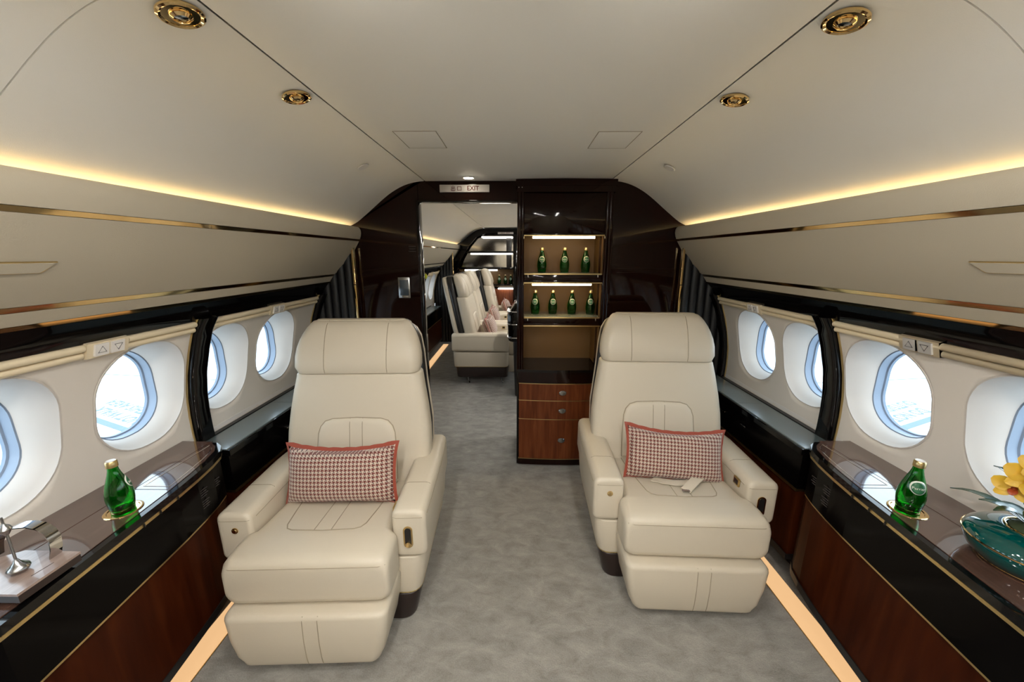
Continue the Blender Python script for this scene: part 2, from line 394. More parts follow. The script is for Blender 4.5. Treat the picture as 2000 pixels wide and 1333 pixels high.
def rib(s, y0, y1):
    e = empty(trim('rib'), (s*1.4, (y0+y1)/2, .7)); tag(e, kind='structure')
    cy, cz = (y0+y1)/2, .7
    rings, rg1, rg2 = [], [], []
    zz = [1.246-.02*i for i in range(0, 30)]; zz = [z for z in zz if z > .70]+[.70]
    w = y1-y0
    for z in zz:
        x = wx(z)
        q = rr(.062, w, .018, 4)
        rings.append([(s*(x-.008+a)-s*1.4, b2, z-cz) for a, b2 in q])
        for rg, yy in ((rg1, -w/2-.004), (rg2, w/2+.004)):
            rg.append([(s*(x-.006+a)-s*1.4, yy+b2, z-cz) for a, b2 in rr(.016, .005, .002, 2)])
    mesh('rib_body', *loft(rings), 'black', e); mesh('gold_edge', *loft(rg1), 'satgold', e); mesh('gold_edge', *loft(rg2), 'satgold', e)
def rail(s, y0, y1, yb):
    e = empty(trim('rail'), (s*1.3, (y0+y1)/2, 1.24)); tag(e, kind='structure')
    ym = (y0+y1)/2
    P = lambda vf: ([(x-s*1.3, y-ym, z-1.24) for x, y, z in vf[0]], vf[1])
    for (x, z, r) in ((1.3035, 1.2250, .0115), (1.3150, 1.2025, .0115)):
        for a, b2 in ((y0, yb-.065), (yb+.065, y1)):
            pts = lerp_pts((s*x, a, z), (s*x, b2, z), 2)
            mesh('moulding', *P(tube(pts, r, 14)), 'rail', e)
    mesh('rail_back', *P(mirror(prism([(1.305, 1.250), (1.33, 1.262), (1.345, 1.195), (1.326, 1.192), (1.312, 1.213)], y0, y1), s)), 'rail', e)
    pl = mesh('switch_plate', *P(mirror(prism([(1.2885, 1.2365), (1.33, 1.250), (1.340, 1.190), (1.3035, 1.1895)], yb-.062, yb+.062), s)), 'rail', e)
    for k, ty in ((-1, yb+s*0-.024), (1, yb+.024)):
        up = (k == -1) if s < 0 else (k == 1)
        bt = mesh('button', *P(mirror(prism([(1.2850, 1.2310), (1.2960, 1.2330), (1.3060, 1.1960), (1.2950, 1.1940)], ty-.020, ty+.020), s)), 'white', pl)
        c = Vector((1.2900, 0, 1.2125)); ax = Vector((.0100, 0, -.0370)).normalized()
        h = .011
        d = -1 if up else 1
        tri = [c+ax*(d*h), c-ax*(d*h*.8), c-ax*(d*h*.8)]
        off = [0, -.012, .012]
        path = [(s*(q.x-.0008)-s*1.3, ty+o2-ym, q.z-1.24) for q, o2 in zip(tri, off)]
        mesh('arrow_mark', *tube(path, .0011, 5, closed=True), 'greytext', pl)
wl = {}
for s in (-1, 1):
    e = empty('wall_'+SIDE[s], (s*1.4, 0, 0)); tag(e, kind='structure'); wl[s] = e
    d = DY[s]
    spans = [(-2.1, -1.23, (-1.86, -1.46)), (-1.16, -.30, (-.93, -.53)), (-.23, .565, (0.02, .42)), (.64, 1.476, (.86, 1.292)), (1.556, 2.425, (1.668, 2.066)), (2.62, 3.5, (2.85, 3.25)), (3.57, 4.43, (3.8, 4.2)), (4.5, 5.36, (4.73, 5.13)), (5.43, 6.3, (5.66, 6.06))]
    for y0, y1, c in spans:
        if y1 < 2.5: y0, y1, c = y0+d*(y0 > 0), y1+d*(y1 > 0), [q+d*(q > .5) for q in c]
        o = side_panel(s, y0-.03, y1+.03, c, None); o.parent = e
        o.data.transform(Matrix.Translation((-s*1.4, 0, 0)))
        for q in c: window(s, q)
        if y1 > .6 and y1 < 2.5 or y0 > 3: rail(s, y0+.004, y1-.004, {True: (y0+y1)/2-.0}[True] if y0 > 3 else (1.135+d if y0 < 1 else 2.0+d))
    for a, b2 in ((-1.23, -1.16), (-.30, -.23), (.565, .64), (1.476, 1.556), (2.425, 2.50), (3.5, 3.57), (4.43, 4.5), (5.36, 5.43), (6.3, 6.37)):
        dd = d if 0 < a < 2.0 else 0
        rib(s, a+dd, b2+dd)
    mesh('lining', *mirror(prism([(1.45, .70), (1.45, 1.25), (1.46, 1.25), (1.46, .70)], 6.3, 7.0), s), 'blacksoft', e, smooth=False).location = (-s*1.4, 0, 0)

# ---------------- overhead bins
def overhead_bin(s, y0, y1, label, latch=True):
    e = empty('overhead_bin', (s*1.2, (y0+y1)/2, 1.3)); ym = (y0+y1)/2
    def P(name, poly, mat, a=y0, b2=y1):
        v, f = mirror(prism(poly, a, b2), s); return mesh(name, [(x-s*1.2, y-ym, z-1.3) for x, y, z in v], f, mat, e)
    P('fascia', [(1.044, 1.676), (1.034, 1.676), (1.025, 1.668), (1.0190, 1.655), (1.0180, 1.638), (1.022, 1.618), (1.0290, 1.5995), (1.17, 1.5995), (1.17, 1.606), (1.066, 1.612), (1.052, 1.640)], 'bin')
    P('gold_strip', [(1.0305, 1.5985), (1.0375, 1.5865), (1.10, 1.5865), (1.10, 1.5985)], 'gold')
    N = 9; face = []
    for i in range(N):
        f = i/(N-1); x = 1.0365+(1.198-1.0365)*f; z = 1.5855+(1.3775-1.5855)*f; bul = .010*math.sin(math.pi*f)
        face.append((x-bul*.79, z-bul*.61))
    P('bin_door', face+[(1.26, 1.3775), (1.30, 1.5855)], 'bin')
    P('gold_strip', [(1.1995, 1.3765), (1.2085, 1.3635), (1.26, 1.3635), (1.26, 1.3765)], 'gold')
    P('lower_fascia', [(1.2085, 1.3625), (1.2365, 1.3275), (1.29, 1.3275), (1.29, 1.3625)], 'bin')
    P('gold_strip', [(1.2375, 1.3265), (1.2475, 1.3145), (1.29, 1.3145), (1.29, 1.3265)], 'gold')
    P('black_valance', [(1.2475, 1.3135), (1.262, 1.297), (1.284, 1.270), (1.297, 1.248), (1.300, 1.238), (1.308, 1.238), (1.34, 1.30), (1.32, 1.3135)], 'black')
    if latch:
        yl = .80+DY[s]*.9 if s < 0 else .845
        n = Vector((-(1.5855-1.3775), 0, -(1.198-1.0365))).normalized(); ax = Vector((1.198-1.0365, 0, 1.3775-1.5855)).normalized()
        c = Vector((1.120, 0, 1.4785))+n*.0105
        def quad(hw, hl, lift, sk=.012):
            q = []
            for a, b2 in ((-1, -1), (-1, 1), (1, 1), (1, -1)):
                p = c+ax*(a*hw)+n*lift; q.append((s*p.x-s*1.2, yl+b2*hl-(sk if a > 0 else -sk)*(b2)-ym, p.z-1.3))
            return q
        mesh('latch_frame', *loft([quad(.0160, .089, -.004), quad(.0160, .089, .0030)]), 'satgold', e, smooth=False)
        mesh('latch', *loft([quad(.0142, .0862, -.003), quad(.0142, .0862, .0040)]), 'bin', e, smooth=False)
    tag(e, label, 'bin'); return e
overhead_bin(-1, YB, YK-.01, 'taupe leather overhead bin with gold strips above the tray sideboard on the left')
overhead_bin(1, YB, YK-.01, 'taupe leather overhead bin with gold strips above the orchid sideboard on the right')
overhead_bin(-1, YK+.07, YF, 'overhead bin of the rear cabin seen on the left through the doorway', False)
overhead_bin(1, YK+.07, YF, 'overhead bin of the rear cabin hidden behind the bottle cabinet wall', False)
# cove lights
for s in (-1, 1):
    for y0, y1, lab in ((YB, YK-.02, 'warm LED cove light glowing above the %s overhead bin' % SIDE[s]), (YK+.08, YF-.02, 'warm LED cove light above the rear cabin bin on the %s' % SIDE[s])):
        e = empty('cove_light', (s*1.132, (y0+y1)/2, 1.612)); ym = (y0+y1)/2
        for nm, poly, mt in (('diffuser', [(-.014, .008), (.014, .008), (.014, .014), (-.014, .014)], 'covelee'), ('channel', [(-.018, -.001), (.018, -.001), (.018, .010), (-.018, .010)], 'white')):
            v, f = mirror(prism(poly, y0-ym, y1-ym), s); mesh(nm, v, f, mt, e, smooth=False)
        tag(e, lab, 'light')

# ---------------- bulkhead with doorway
bk = empty('wall_front', (0, YK, 0)); tag(bk, kind='structure')
def arch_poly(x_in, side):
    """bulkhead half from x_in outward following ceiling profile"""
    pts = [(x_in, 0), (1.43, 0), (1.43, 1.25), (1.30, 1.40), (1.178, 1.59)]+[(x+.006, z+.004) for x, z in CV[-2::-1]]+[(x_in, ZC+.004)]
    return [(side*x, z) for x, z in pts]
def bp_(name, vf, mat, parent=bk, **k): return mesh(name, [(x, y-YK, z) for x, y, z in vf[0]], vf[1], mat, parent, **k)
bp_('bulkhead_panel', prism(arch_poly(.635, -1), YK, YK+.06), 'mahog', smooth=False)
bp_('bulkhead_panel', prism(arch_poly(.55, 1), YK, YK+.06), 'mahog', smooth=False)
bp_('door_header', box(-.637, .57, YK, YK+.06, 1.833, ZC+.004), 'mahog')
for s in (-1, 1):   # belt mouldings on the panels
    for z in (1.412, 1.385):
        bp_('belt_line', box(s*.66, s*1.06, YK-.004, YK+.002, z-.002, z+.002, .001), 'mahog')
bp_('door_jamb', box(-.650, -.634, YK-.012, YK+.07, 0, 1.842, .004), 'black')
bp_('jamb_edge', box(-.655, -.650, YK-.006, YK+.0, 0, 1.842, .001), 'mahog')
bp_('head_jamb', box(-.650, .0, YK-.010, YK+.07, 1.828, 1.840, .003), 'black')
bp_('door_jamb', box(.02, .04, YK+.0, YK+.4, 0, 1.95, .003), 'mahog')
# EXIT sign
es = empty('exit_sign', (-.335, YK, 1.910))
mesh('sign_plate', *box(-.158, .158, -.010, -.0005, -.0225, .0225, .002), 'signplate', es)
def strokes(parent, segs, ox, oz, sc, mat, y=-.0105, th=.0034, name='glyph'):
    parts = []
    for x0, z0, x1, z1 in segs:
        parts.append(box(ox+min(x0, x1)*sc-th/2, ox+max(x0, x1)*sc+th/2, y-.0005, y+.001, oz+min(z0, z1)*sc-th/2, oz+max(z0, z1)*sc+th/2))
    return mesh(name, *join(parts), mat, parent, smooth=False)
strokes(es, [(0, -1, 0, 1), (-.65, .1, -.65, .75), (.65, .1, .65, .75), (-.65, .1, .65, .1), (-.8, -.9, -.8, -.2), (.8, -.9, .8, -.2), (-.8, -.9, .8, -.9)], -.072, .0, .0145, 'redtext')
strokes(es, [(-.8, -.8, -.8, .7), (.8, -.8, .8, .7), (-.8, .7, .8, .7), (-.8, -.75, .8, -.75)], -.032, .0, .0145, 'redtext')
text_mesh('lettering', 'EXIT', .037, 'redtext', es, Matrix.Translation((.054, -.0105, 0)) @ Matrix.Rotation(R(90), 4, 'X'), bold=.0010)
tag(es, 'white sign with red Chinese characters and the word EXIT above the doorway', 'sign')
# touch panel
tp = empty('touch_panel', (-.758, YK, 1.284))
mesh('bezel', *box(-.040, .040, -.012, -.0005, -.070, .070, .004), 'steel', tp); mesh('display', *box(-.029, .029, -.014, -.010, -.050, .052, .001), 'screen', tp)
mesh('lower_strip', *box(-.026, .026, -.0135, -.011, -.065, -.056, .001), 'chrome', tp)
tag(tp, 'small silver framed touch panel on the dark bulkhead beside the doorway', 'control panel')
nt_ = empty('etched_notice', (-.692, YK, 1.538))
for i, wd in enumerate((.040, .034, .042)):
    strokes(nt_, [(-1, 0, -.2, 0), (0, 0, 1, 0)], 0, .016-i*.016, wd/2, 'dim', y=-.001, th=.006, name='text_line')
tag(nt_, 'faint printed notice high on the dark bulkhead left of the doorway', 'notice')

# ---------------- curtains in front of the bulkhead with gold end bars
def curtain(s, ypos, label, x0=1.085, zt=1.56):
    e = empty('curtain', (s*1.07, ypos, .02))
    n = 6; wdt = .052
    for i in range(n):
        xa = x0+i*wdt; top = min(1.575, 1.552-(xa-1.085)*1.16) if i else 1.545
        top = max(top, .9)
        q = []
        for k in range(7):
            a = math.pi*k/6; q.append((xa+wdt/2-math.cos(a)*wdt/2-1.07, -.005-math.sin(a)*.016))
        q += [(xa+wdt-1.07, .012), (xa-1.07, .012)]
        v, f = prism(q, .0, top-.02, 'z'); v = [(s*x, y, z if z < .5 else z-(.055*max(0, (x-(xa-1.07))/wdt))) for x, y, z in v]
        mesh('pleat', v, f, 'curtain', e)
    mesh('gold_bar', *mirror(box(-.008, .006, -.026, .010, 0, 1.535, .002), s), 'gold', e)
    mesh('bar_joint', *mirror(box(-.009, .007, -.027, .010, 1.285, 1.291, .001), s), 'black', e)
    tag(e, label, 'curtain')
curtain(-1, YK-.035, 'charcoal folding curtain with gold end bar beside the touch panel bulkhead')
curtain(1, YK-.035, 'charcoal folding curtain with gold end bar right of the bottle cabinet')

# ================================================================== BOTTLE CABINET
CY = 2.46
cb = empty('bottle_cabinet', (.305, CY, 0))
def cp(name, vf, mat, parent=cb, **k): return mesh(name, [(x-.305, y-CY, z) for x, y, z in vf[0]], vf[1], mat, parent, **k)
CX0, CX1 = .0, .61
def bowed(x0, x1, z0, z1, bow, depth, y=CY, n=12):
    q = [(x0+(x1-x0)*i/n, y-bow*math.sin(math.pi*i/n)) for i in range(n+1)]
    return prism(q+[(x1, y+depth), (x0, y+depth)], z0, z1, 'z')
cp('side_panel', box(CX0, .022, CY+.012, CY+.42, .03, 1.95, .004), 'mahog'); cp('side_panel', box(.588, CX1, CY+.012, CY+.42, .03, 1.95, .004), 'mahog')
for xx in (.012, .030, .562, .582):   # twin half-round pilasters
    cp('pilaster', lathe([(.011, .71 if xx < .5 else .71), (.011, 1.60), (.0125, 1.63), (.0125, 1.94)], 14, (xx+.004, CY+.010, 0)), 'mahog')
cp('cornice', bowed(-.008, .618, 1.915, 1.953, .018, .42), 'mahog')
cp('frieze', bowed(.0, .61, 1.878, 1.915, .012, .05), 'mahog')
cp('upper_door', box(.042, .556, CY+.004, CY+.05, 1.630, 1.876, .004), 'mahog')
cp('backboard', box(.02, .59, CY+.30, CY+.32, .60, 1.63), 'goldback')
for xx in (.040, .552): cp('niche_side', box(xx, xx+.006, CY+.03, CY+.30, .74, 1.63), 'goldback')
LEDL = []
for z, x0, x1, nm in ((1.612, .10, .50, 'a'), (1.312, .10, .49, 'b'), (1.026, .12, .48, 'c')):
    cp('gold_rail', box(.042, .556, CY+.006, CY+.012, z+.004, z+.012, .001), 'satgold')
    cp('shelf_board', box(.042, .556, CY+.012, CY+.30, z+.006, z+.024, .002), 'mahog')
    if nm != 'c':
        cp('led_strip', box(x0, x1, CY+.030, CY+.050, z-.010, z+.005, .002), 'led')
    else:
        cp('led_strip', box(x0, x1, CY+.060, CY+.075, z+.000, z+.0055, .001), 'led')
for z in (1.380, 1.092):
    cp('glass_shelf', box(.048, .550, CY+.02, CY+.29, z-.007, z, .001), 'shelfglass')
    cp('shelf_edge', box(.048, .550, CY+.012, CY+.019, z-.008, z+.001, .001), 'satgold')
    for xx in (.072, .526): cp('shelf_pin', box(xx-.003, xx+.003, CY+.012, CY+.020, z-.024, z-.008, .001), 'chrome')
cp('shelf_rail', box(.042, .556, CY+.02, CY+.05, 1.318, 1.372, .002), 'mahog')
cp('shelf_rail', box(.042, .556, CY+.02, CY+.05, 1.032, 1.084, .002), 'mahog')
cp('counter', bowed(.004, .606, .712, .732, .022, .40), 'black')
cp('counter_front', bowed(.008, .602, .636, .712, .018, .40), 'mahog')
for zt, zb in ((.630, .510), (.506, .370), (.366, .062)):
    dr = cp('drawer', bowed(.016, .598, zb, zt, .016, .38), 'wood')
    cp('drawer_line', bowed(.015, .599, zt-.001, zt+.004, .0175, .02), 'satgold', dr)
    kz = min((zt+zb)/2, zt-.06)
    kn = cp('knob', ([(x, -y*.0+y, z) for x, y, z in lathe([(.004, 0), (.008, .004), (.022, .008), (.026, .013), (.022, .017), (.004, .018)], 20)[0]], lathe([(.004, 0), (.008, .004), (.022, .008), (.026, .013), (.022, .017), (.004, .018)], 20)[1]), 'steel', dr)
    kn.data.transform(Matrix.Translation((.305, CY, 0))); kn.data.transform(Matrix.Rotation(R(90), 4, 'X')); kn.location = (.012, -.016, kz); 
    kn.scale = (1, 1, .72)
cp('base_line', bowed(.012, .602, .056, .061, .0175, .02), 'satgold'); cp('plinth', bowed(.010, .604, .012, .056, .014, .38), 'mahog')
cp('plinth_foot', box(.03, .58, CY+.03, CY+.38, .0, .012), 'black')
cp('corner_post', box(.0, .014, CY+.004, CY+.03, .012, .712, .003), 'black'); cp('corner_post', box(.596, .61, CY+.004, CY+.03, .012, .712, .003), 'black')
for xx in (.010, .030): cp('screw', lathe([(.001, 0), (.004, 0), (.003, .002), (.001, .002)], 10), 'chrome').matrix_local = Matrix.Translation((xx-.305, -.004, 1.905)) @ Matrix.Rotation(R(90), 4, 'X') @ Matrix.Translation((-.305*0, 0, 0))
tag(cb, 'tall dark mahogany cabinet with lit bottle shelves and three wooden drawers', 'cabinet')
for o in cb.children:
    if o.name.startswith('screw'): o.data.transform(Matrix.Translation((.305, CY, 0)))

# ================================================================== BOTTLES
BPROF = [(.001, .000), (.022, .000), (.0275, .003), (.0285, .010), (.0300, .022), (.0325, .040), (.0328, .052), (.0310, .070), (.0265, .090), (.0210, .108), (.0160, .124), (.0128, .137), (.0120, .145), (.0118, .150)]
def make_bottle():
    e = empty('bottle')
    inner = [(.0008, .006), (.020, .006), (.0255, .012), (.0295, .040), (.0295, .052), (.028, .070), (.0235, .090), (.018, .108), (.0135, .124), (.0105, .137), (.0095, .150)]
    prof = BPROF+inner[::-1]
    mesh('body', *lathe(prof, 28), 'glass', e)
    mesh('cap', *lathe([(.001, .1665), (.0118, .1665), (.0138, .1640), (.0142, .150), (.0140, .1475), (.0125, .1475), (.0120, .152), (.001, .153)], 24), 'satgold', e)
    mesh('cap_top', *lathe([(.001, .1664), (.0110, .1664), (.0110, .1672), (.001, .1675)], 20), 'white', e)
    # curved round label on the front (-y)
    def rad(z):
        for (r0, z0), (r1, z1) in zip(BPROF[1:], BPROF[2:]):
            if z0 <= z <= z1 and z1 > z0: return r0+(r1-r0)*(z-z0)/(z1-z0)
        return .03
    def disc(cz, rr_, lift, name, mat, fx=1.0):
        rings = []
        for k in range(0, 5):
            f = max(k/4, .02); ring = []
            for j in range(24):
                a = 2*math.pi*j/24; z = cz+rr_*f*math.sin(a); arc = fx*rr_*f*math.cos(a); r = rad(z)+lift
                ring.append((r*math.sin(arc/r), -r*math.cos(arc/r), z))
            rings.append(ring)
        o = mesh(name, *loft(rings, caps=False), mat, e); md = o.modifiers.new('thick', 'SOLIDIFY'); md.thickness = .0006; return o
    disc(.090, .020, .0006, 'label', 'silverlabel'); disc(.0890, .0168, .0014, 'label_disc', 'greenlabel')
    r = rad(.112)+.001
    band = [[(rad(z)*1.03*math.sin(a), -rad(z)*1.03*math.cos(a), z+.0)for a in [R(-75+150*j/20) for j in range(21)]] for z in (.072, .078, .084)]
    band = [[((rad(z)+.0004)*math.sin(a), -(rad(z)+.0004)*math.cos(a), z-.010*(abs(a)/1.3)) for a in [R(-70+140*j/20) for j in range(21)]] for z in (.082, .088, .094)]
    return e
btl = make_bottle()
# small lettering on the disc of the two large bottles comes with every copy
lm = text_mesh('lettering', 'Perrier', .0105, 'silverlabel', btl, Matrix.Identity(4))
for v in lm.data.vertices:
    x, y, z0 = v.co; z = .0885+y
    r = .0280
    for (r0, za), (r1, zb) in zip(BPROF[1:], BPROF[2:]):
        if za <= z <= zb and zb > za: r = r0+(r1-r0)*(z-za)/(zb-za)
    r += .0022+z0*.5; v.co = (r*math.sin(x/r), -r*math.cos(x/r), z)
bottles = []
def put_bottle(loc, rz, label, group=None):
    o = btl if not bottles else copy_tree(btl); bottles.append(o)
    if 'group' in o: del o['group']
    o.location = loc; o.rotation_euler = (0, 0, rz); tag(o, label, 'bottle', group); return o
ZT = .736
put_bottle((-1.205, .985, ZT+.001), R(140), 'green glass bottle with gold cap on the left sideboard, next to the wooden tray')
put_bottle((1.200, 1.018, ZT+.001), R(-25), 'green glass bottle with gold cap on the right sideboard, near the orchid bowl')
for x, lab in ((.170, 'leftmost'), (.325, 'middle'), (.469, 'rightmost')):
    put_bottle((x, 2.62, 1.3805), R(random.uniform(-8, 8)), '%s of the three dark green bottles on the upper cabinet shelf' % lab, 'bottles on the upper cabinet shelf')
for x, lab in ((.128, 'leftmost'), (.251, 'second from left'), (.385, 'third from left'), (.514, 'rightmost')):
    put_bottle((x, 2.62, 1.0925), R(random.uniform(-8, 8)), '%s of the four dark green bottles on the lower cabinet shelf' % lab, 'bottles on the lower cabinet shelf')

# ================================================================== SIDEBOARDS
EDGE = [(YB+.01, 1.085), (.40, 1.085), (.62, 1.092), (.84, 1.112), (1.00, 1.127), (1.10, 1.137), (1.19, 1.150), (1.28, 1.168), (1.345, 1.188), (1.385, 1.215), (1.41, 1.25)]
def edge_x(y):
    for (a, x0), (b2, x1) in zip(EDGE, EDGE[1:]):
        if a <= y <= b2: return x0+(x1-x0)*(y-a)/(b2-a)
    return EDGE[-1][1]
def sideboard(s, label):
    d = .04 if s > 0 else 0.0
    e = empty('sideboard', (s*1.25, .5, 0))
    E2 = [(y+(d if y > 0 else 0), x) for y, x in EDGE]
    yend = E2[-1][0]+.012
    def sl(name, off, z0, z1, mat, outer=1.400, parent=e, y0=YB+.01, ye=None, edge=E2, **k):
        q = [(x+off, max(YB+.01, min(y-off*.3, ye or 9))) for y, x in edge if y >= y0 and (ye is None or y <= ye)]
        if ye is not None: q.append((edge_x(ye-d)+off, ye))
        if y0 > YB+.02: q.insert(0, (edge_x(y0-d)+off, y0))
        q += [(outer, (ye if ye is not None else yend)), (outer, y0)]
        v, f = prism(q, z0, z1, 'z'); v = [(s*x-s*1.25, y-.5, z) for x, y, z in v]
        return mesh(name, v, f, mat, parent, **k)
    YL = 1.088+d
    # top: main panel, fold-out lid and the strip against the wall
    sl('edge_slab', 0.0, .711, ZT-.002, 'black', smooth=False)
    sl('top_panel', .020, ZT-.006, ZT, 'topwood', outer=1.278, ye=YL-.0015, smooth=False)
    sl('table_lid', .020, ZT-.006, ZT, 'topwood', outer=1.278, y0=YL+.0015, smooth=False)
    q = [(1.281, YB+.01), (1.281, yend-.006), (1.404, yend-.004), (1.404, YB+.01)]
    v, f = prism(q, ZT-.006, ZT, 'z'); mesh('wall_strip', [(s*x-s*1.25, y-.5, z) for x, y, z in v], f, 'topwood', e, smooth=False)
    lid = [(edge_x(y-d)+.036, y) for y in [YL+.018+i*(1.365+d-YL-.018)/8 for i in range(9)]]
    path = [(s*x-s*1.25, y-.5, ZT+.0004) for x, y in lid+[(1.262, 1.385+d), (1.262, YL+.018)]]
    mesh('lid_inlay', *tube(path, .0012, 6, closed=True), 'chrome', e)
    sl('gold_band', .002, .698, .708, 'satgold', smooth=False)
    sl('black_band', .006, .536, .698, 'band', smooth=False)
    sl('neck', .004, .708, .711, 'blacksoft', smooth=False)
    sl('gold_line', .008, .528, .536, 'satgold', smooth=False)
    sl('wood_panel', .016, .165, .528, 'panelwood', smooth=False)
    sl('base_edge', .012, .135, .165, 'blacksoft', smooth=False)
    sl('toe_kick', .17, .0, .135, 'blacksoft', smooth=False)
    # vertical joints on the black band
    for yj in (1.09+d, 1.02+d, .96+d):
        x = edge_x(yj-d); mesh('band_joint', *box(s*(x-.0005)-s*1.25-.002, s*(x-.0005)-s*1.25+.002, yj-.5-.001, yj-.5+.001, .697, .709), 'blacksoft', e, smooth=False)
    # faint printed notices on the band
    for k, (yj, zz, wdd) in enumerate(((1.20+d, .655, .05), (1.20+d, .610, .05), (1.285+d, .645, .035))):
        x = edge_x(yj-d)-.0006+.006
        for i in range(4):
            mesh('notice_line', *box(s*x-s*1.25-.0006, s*x-s*1.25+.0006, yj-.5-wdd/2, yj-.5+wdd/2-.006*(i % 2), zz-i*.009-.002, zz-i*.009+.0015), 'dim', e, smooth=False)
    cyb = .985 if s < 0 else 1.018; cxb = 1.205 if s < 0 else 1.200
    mesh('cup_ring', *lathe([(.036, .0), (.046, .0), (.046, .0015), (.044, .003), (.038, .003), (.036, .001)], 32, (s*cxb-s*1.25, cyb-.5, ZT)), 'gold', e)
    tag(e, label, 'sideboard'); return e
sideboard(-1, 'glossy dark wood sideboard with gold lines under the left windows, carrying the tray')
sideboard(1, 'glossy dark wood sideboard with gold lines under the right windows, carrying the orchid')

def ledge(s, y0, y1, label):
    e = empty('side_ledge', (s*1.3, (y0+y1)/2, 0)); ym = (y0+y1)/2
    def P(name, poly, mat, a=y0, b2=y1, **k):
        v, f = mirror(prism(poly, a, b2), s); return mesh(name, [(x-s*1.3, y-ym, z) for x, y, z in v], f, mat, e, smooth=False)
    P('ledge_slab', [(1.218, .664), (1.402, .664), (1.402, .690), (1.222, .690), (1.218, .686)], 'black')
    n = max(1, round((y1-y0)/.55)); L = (y1-y0)/n
    for i in range(n): P('top_inlay', [(1.230, .690), (1.375, .690), (1.375, .6945), (1.232, .6945)], 'shelfgrey', y0+i*L+.0015, y0+(i+1)*L-.0015)
    P('rear_strip', [(1.378, .690), (1.402, .690), (1.402, .698), (1.378, .698)], 'blacksoft')
    P('front_band', [(1.226, .500), (1.40, .500), (1.40, .664), (1.226, .664)], 'band')
    P('gold_line', [(1.224, .488), (1.30, .488), (1.30, .500), (1.224, .500)], 'satgold')
    P('wood_panel', [(1.236, .165), (1.40, .165), (1.40, .488), (1.236, .488)], 'panelwood')
    P('base_edge', [(1.232, .135), (1.40, .135), (1.40, .165), (1.232, .165)], 'blacksoft'); P('toe_kick', [(1.36, 0), (1.40, 0), (1.40, .135), (1.36, .135)], 'blacksoft')
    for yy in (y0+.42, y0+.62):
        v, f = box(s*1.222-s*1.3-.004, s*1.222-s*1.3+.004, yy-.03-ym, yy+.03-ym, .600, .606, .002); mesh('pull', v, f, 'chrome', e)
    tag(e, label, 'ledge')
ledge(-1, 1.425, 2.47, 'low black ledge with grey leather top behind the left seat under the windows')
ledge(1, 1.465, 2.47, 'low black ledge with grey leather top behind the right seat under the windows')
ledge(-1, 2.62, 6.0, 'black ledge with grey top in the rear cabin, seen through the doorway')
# glowing strips that stand in for carpet lit from under the sideboards
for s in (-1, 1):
    for y0, y1, lab in ((-1.5, 2.4, 'amber glow standing in for lit carpet along the foot of the %s sideboard' % SIDE[s]), (2.7, 6.2, 'amber glow standing in for lit carpet at the %s side of the rear cabin' % SIDE[s])):
        e = empty('carpet_glow_strip', (s*1.20, (y0+y1)/2, 0)); h = (y1-y0)/2
        mesh('diffuser', *mirror(box(-.030, .055, -h, h, .0005, .012, .003), s), 'carpetglow', e); mesh('glow_base', *mirror(box(-.033, .058, -h-.004, h+.004, .0002, .004, .001), s), 'satgold', e)  # the diffuser glows in place of the lit carpet
        tag(e, lab, 'light')

